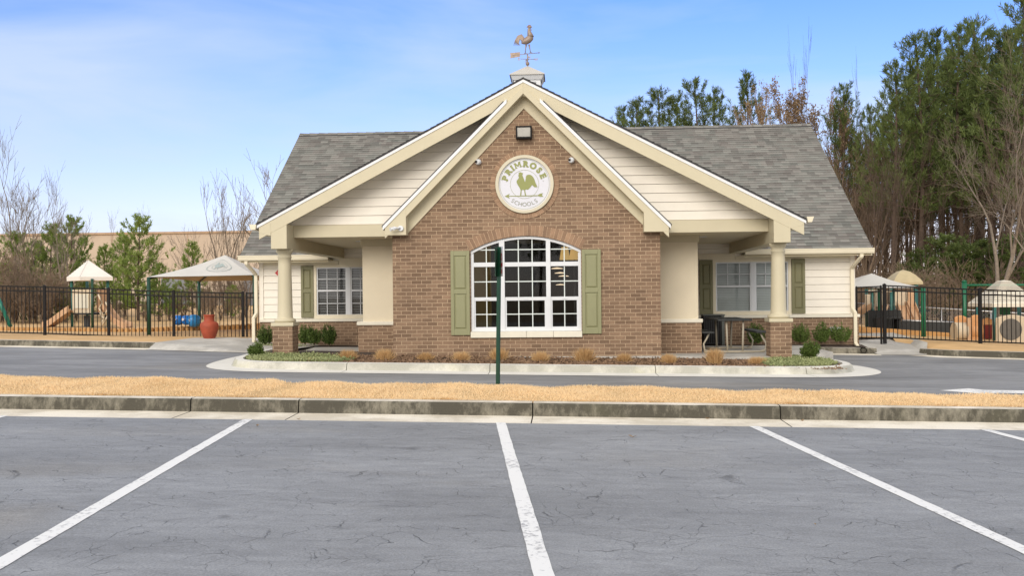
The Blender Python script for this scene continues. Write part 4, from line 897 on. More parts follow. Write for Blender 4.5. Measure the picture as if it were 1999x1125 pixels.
def arc_text(mb,s,r,size,mid,rev,m,offset,gap):
    ws=[char_w(c,size)+gap for c in s]; tot=sum(ws); pos=-tot/2
    for c,w in zip(s,ws):
        a=(pos+w/2)/r; pos+=w
        ang=mid+(a if not rev else -a)
        if rev: cx,cz=SX+r*math.sin(ang),SZ+r*math.cos(ang); th=ang-math.pi
        else: cx,cz=SX+r*math.sin(ang),SZ+r*math.cos(ang); th=ang
        f=lambda x,y,z,cx=cx,cz=cz,th=th:(cx+x*math.cos(th)+y*math.sin(th),yS-0.001-z*0,cz-x*math.sin(th)+y*math.cos(th))
        if c=='M' and offset>0:
            poly_=[(-.38,0),(-.22,0),(-.22,.40),(0,.10),(.22,.40),(.22,0),(.38,0),(.38,.70),(.21,.70),(0,.36),(-.21,.70),(-.38,.70)]
            from mathutils.geometry import tessellate_polygon
            mb.add([f(x*size,y*size,0) for x,y in poly_],[tuple(t) for t in tessellate_polygon([[Vector((x,y,0)) for x,y in poly_]])],m)
        else: text_into(mb,c,size,f,m,offset)
        if c in 'PRIME' and offset>0:     # slab serifs
            hgt=size*0.70; st={'P':[(-.22,0),(-.22,1)],'R':[(-.24,0),(-.24,1),(.22,0)],'I':[(0,0),(0,1)],'M':[(-.30,0),(.30,0),(-.30,1),(.30,1)],'E':[(-.2,0),(-.2,1)]}[c]
            for sx_,top_ in st:
                w2=size*0.145; z0_=(hgt-size*0.085) if top_ else 0
                mb.add([(p_[0],p_[1]-0.0015,p_[2]) for p_ in (f(sx_*size-w2,z0_,0),f(sx_*size+w2,z0_,0),f(sx_*size+w2,z0_+size*0.085,0),f(sx_*size-w2,z0_+size*0.085,0))],[(0,1,2,3)],m)
arc_text(mb,'PRIMROSE',0.356,0.166,-0.05,False,0,0.0105,0.011)
arc_text(mb,'SCHOOLS',0.452,0.118,math.pi+0.02,True,1,0.0,0.006)
# rooster silhouette and arrow (units: zoomed pixels around the sign centre)
K=0.598/457.0
def sp(pts): return [(SX+(x-523)*K, SZ-(y-548)*K) for x,y in pts]
body=[(430,378),(445,362),(470,360),(485,372),(505,375),(495,392),(488,400),(500,430),(520,480),(530,520),(540,480),(545,430),(560,405),(595,398),(630,408),(660,440),(680,480),(695,530),(728,600),(700,585),(712,610),(680,590),(682,602),(655,575),(640,560),(620,590),(590,622),(570,635),(545,628),(530,640),(545,715),(552,722),(528,722),(515,640),(495,632),(478,640),(470,722),(452,722),(462,640),(445,600),(420,560),(400,520),(402,490),(425,465),(438,440),(428,425),(432,405),(425,400),(440,392)]
def poly(mb,pts,y,m=0):
    from mathutils.geometry import tessellate_polygon
    t=tessellate_polygon([[Vector((x,z,0)) for x,z in pts]]); mb.add([(x,y,z) for x,z in pts],[tuple(f) for f in t],m)
poly(mb,sp(body),yS-0.001); poly(mb,sp([(250,726),(720,722),(720,736),(250,736)]),yS-0.002); poly(mb,sp([(210,731),(292,692),(268,731),(292,768)]),yS-0.0021); poly(mb,sp([(715,729),(760,700),(812,690),(790,718),(815,748),(760,745)]),yS-0.0021)
text_into(mb,'o',0.05,lambda x,y,z:(SX+0.382+x,yS-0.001,SZ+0.050+y),1,-0.001); text_into(mb,'R',0.03,lambda x,y,z:(SX+0.382+x,yS-0.001,SZ+0.053+y),1,-0.0005); ringmesh(0.0,0.0,yS,yS,n=3,mb=mb) if False else None
mb.build('emblem',[MT['olive'],MT['greyink']],T)
# weathervane
T=thing('weathervane','copper rooster weathervane with arrow and compass letters on the cupola','weathervane',(CX,CY,6.565))
def vp(px,py,dy=0): p=at(px,py,CY); return (p.x,CY+dy,p.z)
def Z3(x,y): return (980+x/5.62, 30+y/5.62)
mb=MB(); mb.tube([(CX,CY,6.54),(CX,CY,vp(1032,104)[2])],0.012,8); zb=vp(1032,124)[2]; mb.lathe([(0.0,zb-.045),(0.03,zb-.035),(0.045,zb),(0.03,zb+.035),(0.0,zb+.045)],CX,CY,16)
zb2=vp(1032,116)[2]; mb.lathe([(0.0,zb2-.03),(0.03,zb2),(0.0,zb2+.03)],CX,CY,12); mb.build('spindle',MT['copper'],T)
mb=MB(); za=vp(1032,115)[2]; al=0.16
for k,(ch) in enumerate('NWSE'):
    ang=R(-70)+k*R(90) if False else R(78)-k*R(90); d=Vector((math.sin(ang),math.cos(ang),0)); ang_=ang
    mb.tube([(CX,CY,za),(CX+d.x*al,CY+d.y*al,za)],0.006,6)
    q=Vector((CX,CY,za))+d*(al+0.03)
mb2=MB()
for ch,ang in (('N',R(168)),('W',R(78)),('S',R(-12)),('E',R(-102))):
    d=Vector((math.sin(ang),math.cos(ang),0)); q=Vector((CX,CY,za))+d*(al+0.035)
    text_into(mb,ch,0.085,lambda x,y,z,q=q:(q.x+x,q.y+z,q.z-0.03+y),0,0.002,0.004)
mb.build('compass_arms',MT['copper'],T)
mb=MB(); aL=at(*Z3(95,437),CY); aR=at(*Z3(405,408),CY)
mb.tube([aL+Vector((0.05,0.0,0)),aR],0.007,6); mb.tube([aR,aR+Vector((0.03,0,0.002))],[0.02,0.001],6)
for dz in (-1,1):
    a=at(*Z3(200,425),CY); l_=at(*Z3(97,440),CY); mb.add([(l_.x,CY-0.004,l_.z),(a.x,CY-0.004,a.z),(a.x,CY-0.004,a.z+dz*0.05),(l_.x-0.01,CY-0.004,l_.z+dz*0.06),(l_.x,CY+0.004,l_.z),(a.x,CY+0.004,a.z),(a.x,CY+0.004,a.z+dz*0.05),(l_.x-0.01,CY+0.004,l_.z+dz*0.06)],[(0,1,2,3),(7,6,5,4),(0,4,5,1),(1,5,6,2),(2,6,7,3),(3,7,4,0)])
mb.build('arrow',MT['copper'],T)
mb=MB(); g=lambda *a:[at(*Z3(x,y),CY) for x,y in a]
mb.tube(g((215,300),(235,295),(262,285),(290,265),(318,240),(335,215)),[0.02,0.045,0.075,0.085,0.075,0.03],14,sy=0.8)
mb.tube(g((318,240),(308,205),(300,175),(298,150),(305,130)),[0.075,0.060,0.040,0.030,0.028],12,sy=0.8); mb.tube(g((296,132),(310,126),(322,128),(332,134)),[0.022,0.03,0.018,0.002],10)
mb.build('rooster_body',MT['copper'],T)
mb=MB()
for k in range(6):
    o=k*9; mb.tube(g((245,285+o*0.2),(238-o*0.3,245+o*0.7),(215-o*0.3,212+o*0.9),(180+o*0.2,225+o*0.9),(150+o*0.7,270+o*0.8),(130+o*1.6,330)),[0.022,0.022,0.022,0.018,0.012,0.003],8,sy=0.6)
mb.build('rooster_tail',MT['copper'],T)
mb=MB(); mb.prism_y([(p.x,p.z) for p in g((272,128),(285,112),(290,102),(300,106),(308,98),(316,106),(328,118),(312,126),(290,132))],CY-0.008,CY+0.008); mb.prism_y([(p.x,p.z) for p in g((316,140),(326,150),(325,168),(318,165))],CY-0.006,CY+0.006); mb.build('comb',plain('comb_copper',(0.22,0.12,0.09),0.5,0.2,10),T)
mb=MB(); mb.tube(g((268,320),(262,360),(258,412)),[0.022,0.010,0.008],6); mb.tube(g((300,318),(308,365),(316,405)),[0.022,0.010,0.008],6); mb.tube(g((245,414),(272,412)),0.008,6); mb.tube(g((304,408),(334,404)),0.008,6); mb.build('rooster_legs',MT['copper'],T)
# flood light above the sign
T=thing('flood_light','dark bronze wall flood light high on the brick gable above the round sign','light',(-0.765,19.32,4.7))
mb=MB(); x0,x1,z0,z1=-0.928,-0.603,4.571,4.826
mb.box(x0,x1,19.16,19.31,z1-0.03,z1); mb.box(x0,x1,19.16,19.31,z0,z0+0.035); mb.box(x0,x0+0.03,19.16,19.31,z0+.035,z1-.03); mb.box(x1-0.03,x1,19.16,19.31,z0+.035,z1-.03); mb.box(x0+.03,x1-.03,19.28,19.31,z0+.035,z1-.03); mb.build('housing',MT['black'],T,bevel=0.006)
mb=MB(); mb.add([(x0+.03,19.175,z1-.03),(x1-.03,19.175,z1-.03),(x1-.03,19.195,z0+.035),(x0+.03,19.195,z0+.035)],[(3,2,1,0)]); mb.build('lens',MT['lampglass'],T)
# cameras / twin lights
def dome_cam(px,py,label,flip=1):
    p=at(px,py,19.28); T=thing('security_camera',label,'camera',(p.x,19.32,p.z))
    mb=MB(); mb.tube([(p.x,19.32,p.z),(p.x,19.28,p.z)],0.06,16); mb.tube([(p.x,19.28,p.z),(p.x,19.24,p.z-0.005),(p.x-flip*0.02,19.21,p.z-0.01)],[0.05,0.058,0.045],16); mb.build('housing',MT['white'],T)
    mb=MB(); mb.tube([(p.x-flip*0.03,19.22,p.z),(p.x-flip*0.045,19.185,p.z-0.008)],0.022,12); mb.build('lens',MT['black'],T)
dome_cam(934,316,'small white dome camera left of the round sign',1); dome_cam(1116,312.5,'small white dome camera right of the round sign',1)
p=at(783,446,19.04); T=thing('security_light','white twin head security light on the left end of the steep gable trim','light',(p.x,19.05,p.z))
mb=MB(); mb.tube([(p.x,19.05,p.z),(p.x,19.0,p.z)],0.055,16); mb.build('base',MT['white'],T)
for dx,dz in ((-0.085,0.0),(-0.15,-0.015)):
    mb=MB(); mb.tube([(p.x-0.01,19.0,p.z),(p.x+dx*0.5,18.95,p.z+dz*.5),(p.x+dx,18.93,p.z+dz),(p.x+dx-0.04,18.90,p.z+dz-0.01)],[0.018,0.018,0.028,0.042],12); mb.build('lamp_head',MT['white'],T)
# diamond sign, wall boxes
p=at(546,533,24.2); T=thing('diamond_sign','red diamond hazard sign on the left wing siding, half hidden by the column','sign',(p.x,24.26,p.z))
mb=MB(); d=0.135; mb.prism_y([(p.x-d,p.z),(p.x,p.z-d),(p.x+d,p.z),(p.x,p.z+d)],24.25,24.258); mb.build('plate',MT['red'],T)
mb=MB(); text_into(mb,'4',0.11,lambda x,y,z:(p.x+x-0.03,24.248,p.z+y-0.03),0,0.002); mb.build('lettering',MT['signwhite'],T)
p=at(1633,643,24.1); T=thing('electrical_box','pair of grey outdoor outlet boxes low on the right wing brick','electrical box',(p.x,24.24,p.z))
for dx in (-0.08,0.09):
    mb=MB(); mb.box(p.x+dx-0.06,p.x+dx+0.06,24.16,24.24,p.z-0.07,p.z+0.05); mb.build('box_cover',MT['silver'],T,bevel=0.006)
p=at(1687,684,23.3); T=thing('drain_pipe','black corrugated drain pipe end poking out of the kerb right of the wing','pipe',(p.x,23.3,p.z))
mb=MB(); mb.tube([(p.x,23.30,p.z),(p.x-0.05,24.3,p.z+0.02)],0.068,16,caps=False); 
for k in range(10): mb.tube([(p.x,23.30+k*0.05,p.z),(p.x,23.315+k*0.05,p.z)],0.073,16,caps=False)
mb.build('pipe_wall',MT['black'],T)
mb=MB(); mb.tube([(p.x,23.42,p.z),(p.x,23.43,p.z)],0.066,16); mb.build('pipe_inside',MT['black'],T)
# air conditioner on the right porch
T=thing('air_conditioner','dark slatted air conditioner cabinet behind the picnic table','air conditioner',(3.7,23.7,0.105))
mb=MB(); mb.box(3.44,3.86,23.5,23.95,0.13,0.84); mb.build('cabinet',MT['black'],T)
mb=MB()
for k in range(8): mb.bar((3.46+k*0.055,23.485,0.15),(3.46+k*0.055,23.485,0.82),0.008)
mb.bar((3.44,23.485,0.5),(3.86,23.485,0.5),0.008); mb.bar((3.44,23.485,0.16),(3.86,23.485,0.16),0.01); mb.bar((3.44,23.485,0.80),(3.86,23.485,0.80),0.01); mb.build('grille',plain('dark_grille',(0.05,0.05,0.055),0.4,0.1,5),T)
mb=MB(); mb.box(3.87,3.94,23.46,23.96,0.12,0.86); mb.box(3.43,3.95,23.45,23.97,0.84,0.87); mb.build('corner_post',plain('grey_green_metal',(0.11,0.12,0.11),0.5,0.1,5),T)
# picnic table
T=thing('picnic_table','folding picnic table with charcoal top, benches and tan legs on the right porch','table',(3.67,21.4,0.105))
ptm=plain('table_leg_tan',(0.42,0.37,0.28),0.45,0.1,5)
mb=MB(); mb.box(3.30,4.03,20.5,22.3,0.79,0.83); mb.build('table_top',MT['dark'],T,bevel=0.012)
for x0 in (2.97,4.12):
    mb=MB(); mb.box(x0,x0+0.26,20.5,22.3,0.53,0.565); b_=mb.build('bench',MT['dark'],T,bevel=0.01)
for y in (20.62,22.05):
    mb=MB(); mb.tube([(3.02,y,0.13),(4.32,y,0.13)],0.022,8); mb.tube([(3.52,y,0.13),(3.50,y,0.79)],0.022,8); mb.tube([(3.84,y,0.13),(3.86,y,0.79)],0.022,8)
    for sg,xb in ((1,4.25),(-1,3.10)):
        mb.tube([(xb-sg*0.05,y,0.13),(xb+sg*0.07,y,0.17),(xb+sg*0.09,y,0.30),(xb+sg*0.02,y,0.42),(xb-sg*0.03,y,0.53)],0.020,8)
    mb.build('leg_frame',ptm,T)
# no parking sign seen edge-on
p0=Vector((-0.874,12.45,0.15)); T=thing('sign_post','green parking sign post with two edge-on signs at the back of the grass strip','sign',tuple(p0))
top=at(975,482,12.5)
mb=MB(); mb.bar((p0.x,12.45,0.05),(top.x,12.5,top.z),0.048,0.03); mb.build('post',MT['green'],T)
def plate(px,w,ang,y,name,mat,z0,z1):
    c_=at(px,500,y); d=Vector((math.cos(ang),math.sin(ang),0)); n_=Vector((-d.y,d.x,0))*0.0025; mb=MB(); vs=[]
    for s_ in (-1,1):
        for a,z in ((-w/2,z0),(w/2,z0),(w/2,z1),(-w/2,z1)): q=c_+d*a+n_*s_; vs.append((q.x,q.y,z))
    mb.add(vs,[(0,1,2,3),(7,6,5,4),(0,4,5,1),(1,5,6,2),(2,6,7,3),(3,7,4,0)]); ob=mb.build(name,mat,T); return c_,d,n_,ob
z1=top.z-0.01; z0=at(972,540,12.5).z
plate(970,0.30,R(86),12.5,'sign_back',MT['green'],z0,z1)
c_,d,n_,ob=plate(979.5,0.30,R(-79),12.47,'sign_plate',MT['signwhite'],z0-0.0,z1+0.01)
fn=Vector((-math.cos(R(11)),0,0)); 
nrm=Vector((-d.y,d.x,0)); nrm = nrm if nrm.y<0 else -nrm
def onp(x,y,off=0.004): q=c_+d*(x if nrm.dot(Vector((-d.y,d.x,0)))<0 else -x)*1.0+nrm*off; return (q.x,q.y,y)
mb=MB(); zc=(z0+z1)/2
for s_,sz,zz,m in (('NO',0.13,z1-0.17,0),('PARKING',0.062,z1-0.25,0),('FIRE',0.08,z0+0.12,0),('LANE',0.08,z0+0.04,0)):
    text_into(mb,s_,sz,lambda x,y,z,zz=zz:onp(x,zz+y),0,0.002)
mb.build('lettering',MT['red'],ob)
# ------------------------------------------------------------------ fences
def fence(name,label,posts,heights,spacing=0.107,post_w=0.065,top=1.40,mat='black',cat='fence',gate=False):
    """posts: list of (x,y,zbase)"""
    T=thing(name,label,cat,tuple(posts[0]))
    rails=MB(); pk=MB()
    for (x0,y0,z0),(x1,y1,z1) in zip(posts[:-1],posts[1:]):
        
        for h in heights:
            rb_=MB(); rb_.bar((x0,y0,z0+h),(x1,y1,z1+h),0.03,0.035); rb_.build('rail',MT[mat],T)
        L=math.hypot(x1-x0,y1-y0); n=int(L/spacing)
        for i in range(1,n):
            t=i/n; x,y,z=x0+(x1-x0)*t,y0+(y1-y0)*t,z0+(z1-z0)*t; pk.box(x-0.008,x+0.008,y-0.008,y+0.008,z+heights[0]-0.02,z+heights[-1]+0.01)
    pk.build('picket',MT[mat],T)
    for i,(x,y,z) in enumerate(posts):
        w=post_w if not gate else 0.04
        mb=MB(); mb.box(x-w/2,x+w/2,y-w/2,y+w/2,z-0.1,z+top); mb.add([(x-w*.62,y-w*.62,z+top),(x+w*.62,y-w*.62,z+top),(x+w*.62,y+w*.62,z+top),(x-w*.62,y+w*.62,z+top),(x,y,z+top+0.03)],[(3,2,1,0),(0,1,4),(1,2,4),(2,3,4),(3,0,4)]); mb.build('post',MT[mat],T)
    return T
fence('metal_fence','black metal picket fence in front of the left playground',[(-18.4,26,0.47),(-16.5,26,0.44),(-14.62,26,0.385),(-12.77,26,0.30),(-10.90,26,0.205),(-8.93,26,0.15)],[0.06,1.25,1.37])
fence('metal_gate','narrow black metal gate between the left fence and the downspout',[(-8.82,26,0.15),(-7.95,26,0.14)],[0.06,1.25,1.37],cat='gate',gate=True,top=1.38)
fence('metal_fence','black metal picket fence in front of the right playground',[(8.13,24.5,0.17),(10.49,24.5,0.04),(12.9,24.5,-0.07),(15.3,24.5,-0.16)],[0.06,1.25,1.37],post_w=0.075)
fence('metal_gate','black metal gate between the right wing and its fence post',[(7.44,24.52,0.13),(8.05,24.52,0.15)],[0.05,1.25,1.37],cat='gate',gate=True,top=1.38)
# chain link rail behind the right playground
T=thing('chain_link_fence','dull chain link fence with silver top rail behind the right playground','fence',(10,37,-0.3))
mb=MB(); a=at(1665,592,38); b_=at(2040,615,33); mb.tube([a,b_],0.028,8); mb.build('rail',MT['silver'],T)
mb=MB()
for k in range(9):
    p=a.lerp(b_,k/8); mb.tube([p,(p.x,p.y,p.z-1.5)],0.025,6)
mb.build('post',MT['silver'],T)
mb=MB()
for k in range(150):
    p=a.lerp(b_,k/150); q=a.lerp(b_,min(1,(k+8)/150)); mb.bar((p.x,p.y,p.z-1.1),(q.x,q.y,q.z),0.004); mb.bar((p.x,p.y,p.z),(q.x,q.y,q.z-1.1),0.004)
mb.build('mesh_wire',MT['silver'],T)
T=thing('low_barrier','low black playground barrier with silver top rail on the right','barrier',(10.5,30,-0.2))
a=at(1762,628,30.5); b_=at(1872,632,30.5)
mb=MB(); mb.add([(a.x,30.5,a.z),(b_.x,30.5,b_.z),(b_.x,30.5,-0.4),(a.x,30.5,-0.4),(a.x,30.6,a.z),(b_.x,30.6,b_.z),(b_.x,30.6,-0.4),(a.x,30.6,-0.4)],[(0,3,2,1),(4,5,6,7),(0,1,5,4),(1,2,6,5),(3,0,4,7)]); mb.build('panel',MT['dark'],T)
mb=MB(); mb.tube([a+Vector((0,.05,.03)),b_+Vector((0,.05,.03))],0.03,8); mb.build('rail',MT['silver'],T)
# ------------------------------------------------------------------ vase
p=at(409.5,671,25.0); vz=lawn(p.x,25)-0.0; vz=0.175
T=thing('clay_vase','tall terracotta vase standing in front of the left fence','vase',(p.x,25.0,vz))
k=0.01351
prof=[(0.085,0),(0.10,0.01),(0.105,0.05),(0.145,0.13),(0.195,0.26),(0.232,0.38),(0.245,0.47),(0.235,0.53),(0.19,0.575),(0.14,0.595),(0.128,0.64),(0.128,0.70),(0.140,0.745),(0.150,0.755),(0.150,0.775),(0.125,0.775),(0.11,0.70),(0.10,0.6)]
mb=MB(); mb.lathe([(r,z+vz) for r,z in prof],p.x,25.0,36); mb.build('vase_body',MT['terracotta'],T)
# ------------------------------------------------------------------ play things left
def post(mb,x,y,z0,z1,r,n=12): mb.tube([(x,y,z0),(x,y,z1)],r,n)
p0=at(172,640,31); gl_=lawn(p0.x,31)
T=thing('play_structure','tan play tower with pyramid roof and two slides in the left playground','play structure',(p0.x,31,gl_))
ap=at(173,508,31); Lf=at(126,546,31); Rt=at(225,546,31); F=at(180,546,31); cx=(Lf.x+Rt.x)/2; hw=(Rt.x-Lf.x)/2; ze=Lf.z
cor=[(Lf.x,31.15),(F.x,30.2),(Rt.x,30.85),(cx+0.02,31.9)]
def cap_roof(T,cor,zb,zt,apex,mat,slats=(0,),mats=None,skirt=0.12):
    mb=MB(); n=len(cor)
    for i in range(n):
        a=cor[i]; b_=cor[(i+1)%n]; steps=9 if i in slats else 1
        mb.quad((a[0],a[1],zb),(b_[0],b_[1],zb),(b_[0],b_[1],zb+skirt),(a[0],a[1],zb+skirt))
        for k in range(steps):
            t0,t1=k/steps,(k+1)/steps; P=lambda q,t,o=0:(q[0]+(apex[0]-q[0])*t,q[1]+(apex[1]-q[1])*t,zb+skirt+(zt-zb-skirt)*t+o)
            o=0.02 if steps>1 else 0
            mb.quad(P(a,t0,o),P(b_,t0,o),P(b_,t1),P(a,t1))
            if steps>1: mb.quad(P(a,t0),P(b_,t0),P(b_,t0,o),P(a,t0,o))
    mb.add([(x,y,zb+0.005) for x,y in cor],[tuple(range(n))[::-1]])
    return mb.build('roof',mat,T)
cap_roof(T,cor,at(180,548.5,31).z,ap.z,(ap.x,31.0),plain('pale_play_roof',(0.80,0.75,0.68),0.6,0.06,3),slats=(0,))
for px,Y in ((141,31.1),(181,30.4),(211,30.9),(171,31.7)):
    q=at(px,600,Y); mb=MB(); post(mb,q.x,Y,gl_-.1,ze,0.045); mb.build('post',MT['teal'] if px!=181 else MT['green'],T)
dk=at(170,611,31).z
mb=MB(); mb.prism_z([(cor[0][0]+.2,31.1),(cor[1][0],30.4),(cor[2][0]-.2,30.9),(cx,31.7)],dk-0.06,dk); mb.build('deck',MT['dark'],T)
a=at(143,600,31.05); b_=at(179,600,30.45); zt=at(160,566,31).z
mb=MB(); mb.bar((a.x,31.05,(dk+zt)/2),(b_.x,30.45,(dk+zt)/2),0.04,zt-dk); mb.build('panel',MT['tanlight'],T)
mb=MB(); mb.bar((a.x+.12,30.93,(dk+zt)/2),(b_.x-.12,30.5,(dk+zt)/2),0.05,(zt-dk)*0.6); mb.build('window_panel',plain('pale_panel',(0.62,0.60,0.50),0.6,0.05,3),T)
a=at(190,600,30.5); b_=at(208,600,30.85)
mb=MB(); mb.bar((a.x,30.5,(dk+zt)/2+.02),(b_.x,30.85,(dk+zt)/2+.02),0.04,zt-dk); mb.build('panel',MT['tanplastic'],T)
q=at(165,630,31.2); mb=MB(); mb.box(q.x-0.02,q.x+0.14,31.2,31.3,gl_,dk-0.1); mb.build('centre_post',MT['dark'],T)
def slide(T,pts,w,axis='y',mat='tanplastic'):
    mb=MB(); prof=[(-w/2,0.16),(-w/2+.02,0.16),(-w/2+0.05,0.03),(0,0),(w/2-0.05,0.03),(w/2-.02,0.16),(w/2,0.16),(w/2,-0.05),(-w/2,-0.05)]
    vs=[]; n=len(prof)
    for x,y,z in pts:
        for o,h in prof: vs.append((x+(o if axis=='x' else 0),y+(o if axis=='y' else 0),z+h))
    fs=[(i*n+j,(i+1)*n+j,(i+1)*n+(j+1)%n,i*n+(j+1)%n) for i in range(len(pts)-1) for j in range(n)]; mb.add(vs,fs+[tuple(range(n)),tuple(range(len(vs)-1,len(vs)-n-1,-1))]); return mb.build('slide',MT[mat],T)
P_=[(141,606),(132,612),(121,620),(108,630),(99,636),(90,638)]
slide(T,[(lambda q:(q.x,31.0,q.z))(at(a,b_,31)) for a,b_ in P_],0.5)
P_=[(213,600),(219,610),(227,620),(236,630),(247,636),(258,638)]
slide(T,[(lambda q:(q.x,30.8,q.z))(at(a,b_,31)) for a,b_ in P_],0.5)
mb=MB()
for a,b_ in (((192,575),(200,592)),((200,592),(194,602)),((194,602),(203,618)),((203,618),(198,638)),((206,590),(213,602)),((214,600),(204,616)),((196,610),(204,628)),((212,615),(200,636))):
    p=at(*a,30.3); q=at(*b_,30.3); mb.tube([p,q],0.03,6)
mb.build('climber',MT['tanlight'],T)
# timber border of the left playground
T=thing('timber_border','low ribbed tan border round the left playground','border',(-13,28,0.2))
mb=MB(); bp=[(-30,638,28.4),(60,639,28.4),(150,640,28.3),(220,641,28.2),(280,640,28.4),(330,637.5,29.0),(400,636.5,29.8),(470,633,30.6),(520,630,31)]
pts=[at(a,b_,c_) for a,b_,c_ in bp]
for a,b_ in zip(pts[:-1],pts[1:]):
    n=max(2,int((b_-a).length/0.16))
    for i in range(n):
        p=a.lerp(b_,i/n); q=a.lerp(b_,(i+1)/n-0.12/n); mb.tube([(p.x+.07,p.y,p.z-0.45),(p.x+.07,p.y,p.z-0.02),(p.x+.07,p.y,p.z)],[0.08,0.08,0.05],8)
mb.build('border_post',MT['border'],T)['kind']='stuff'
mb=MB()
for a,b_ in zip(pts[:-1],pts[1:]): mb.bar(a-Vector((0,-0.1,0.26)),b_-Vector((0,-0.1,0.26)),0.05,0.42)
mb.build('border_board',MT['border'],T)
# blue play toy
for k,(px,py,r,hz) in enumerate(((357,625,0.17,1.45),(379,626,0.19,1.0))):
    p=at(px,py,29.2); T=thing('play_toy',('blue plastic two-lobed play toy with holes' if k==0 else 'rounder light blue plastic play toy to the right of the other')+' behind the left fence','toy',(p.x,29.2,p.z-0.2),group='blue play toys')
    mb=MB(); 
    for dx,rr in (((-0.13,.17),(0.13,.165)) if k==0 else ((0,0.21),)):
        prof=[(0.001,-rr),(rr*.6,-rr*.85),(rr*.95,-rr*.35),(rr,0.05),(rr*.8,rr*.6),(rr*.45,rr*.85),(0.001,rr*.9)]
        mb.lathe([(a,b_+p.z) for a,b_ in prof],p.x+dx,29.2,18)
    mb.build('shell',plain('blue_a',(0.01,0.17,0.58),0.35,0.15,5) if k==0 else plain('blue_b',(0.03,0.27,0.66),0.35,0.15,5),T)
    mb=MB(); 
    for dx in ((-.18,.08) if k==0 else (-.05,)): mb.tube([(p.x+dx,29.02,p.z+.02),(p.x+dx,29.0,p.z+.02)],0.045,10)
    mb.build('hole',MT['signwhite'],T)
# swing leg at the left edge
T=thing('swing_frame','slanted teal swing frame leg at the left edge of the playground','swing',(-16.5,29,0.4))
mb=MB(); mb.tube([at(21,638,28.6),at(-22,540,28.9)],0.06,12); mb.build('leg',MT['bgreen'] if False else plain('teal_green',(0.01,0.17,0.12),0.4,0.1,5),T)
mb=MB(); mb.tube([at(-22,540,28.9),at(-200,535,32)],0.06,12); mb.build('top_bar',MT['teal'],T)
# shade canopy left
def canopy(label,c,apex,posts,sag,pm,rpost,logo=None,grp=None):
    T=thing('shade_canopy',label,'canopy',(apex[0],apex[1],posts[0][2]))
    mb=MB(); n=len(c); ns=10
    for i in range(n):
        a=Vector(c[i]); b_=Vector(c[(i+1)%n]); A=Vector(apex); grid=[]
        for u in range(ns+1):
            t=u/ns; row=[]
            for v in range(ns+1):
                w=v/ns; e=a.lerp(b_,w); mid=4*w*(1-w); e=e+(((A-e).normalized())*0.0)
                e=e+Vector((A.x-e.x,A.y-e.y,0)).normalized()*mid*0.12*(1-t)
                q=e.lerp(A,t); q.z-=sag*math.sin(math.pi*t)*(1-0.35*mid); row.append(tuple(q))
            grid.append(row)
        vs=[x for r in grid for x in r]; mb.add(vs,[(u*(ns+1)+v,u*(ns+1)+v+1,(u+1)*(ns+1)+v+1,(u+1)*(ns+1)+v) for u in range(ns) for v in range(ns)],0,True)
    m=MT['fabric']; ob=mb.build('fabric_top',m,T)
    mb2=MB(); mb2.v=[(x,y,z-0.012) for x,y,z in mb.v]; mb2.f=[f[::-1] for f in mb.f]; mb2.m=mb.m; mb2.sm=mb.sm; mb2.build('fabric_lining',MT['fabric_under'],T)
    for (x,y,z0,z1) in posts:
        q=MB(); q.tube([(x,y,z0),(x,y,z1)],rpost,12); q.build('post',pm,T)
    q=MB()
    for a in c: q.tube([Vector(a)-Vector((0,0,.06)),Vector(apex)-Vector((0,0,sag*1.2+.1))],0.03,6)
    q.build('rafter',MT['dark'],T)
    return T
fl=at(288,541,26.6); frt=at(499,537,26.6); bl=at(389,548.5,31.4); pk_=at(440,498,29)
br=Vector((bl.x+(frt.x-fl.x),31.4,bl.z)); g0=lambda q:lawn(q.x,q.y)-0.05
Tc=canopy('off-white hip shade canopy on green posts beside the left wing',[tuple(fl),tuple(frt),tuple(br),tuple(bl)],tuple(pk_),[(fl.x+.04,26.6,0.1,fl.z-.01),(frt.x-.03,26.6,0.1,frt.z-.01),(br.x,31.4,0.1,br.z),(bl.x,31.4,0.1,bl.z)],0.06,MT['green'],0.052)
# faint logo on the canopy face
lg=MB(); cpt=at(435,516,28.0)
def onfab(u,v): # u,v in metres on the front slope
    t=(0.50+v*0.28); w=0.62+u*0.22; a=Vector(fl); b_=Vector(frt); A=Vector(pk_); e=a.lerp(b_,w); mid=4*w*(1-w); e=e+Vector((A.x-e.x,A.y-e.y,0)).normalized()*mid*0.12*(1-t); q=e.lerp(A,t); q.z-=0.06*math.sin(math.pi*t)*(1-0.35*mid); q.z+=0.012; q.y-=0.006; return q
for R0 in (0.95,0.62):
    for k in range(40):
        a0,a1=2*math.pi*k/40,2*math.pi*(k+1)/40; f=lambda r,a:tuple(onfab(r*math.cos(a),r*math.sin(a)))
        lg.quad(f(R0,a0),f(R0,a1),f(R0*1.05,a1),f(R0*1.05,a0))
lg.add([tuple(onfab((x-560)/330,-(y-540)/330)) for x,y in body],[tuple(range(len(body)))])
lg.build('emblem',plain('faded_ink',(0.36,0.42,0.40),0.8,0.05,3),Tc)
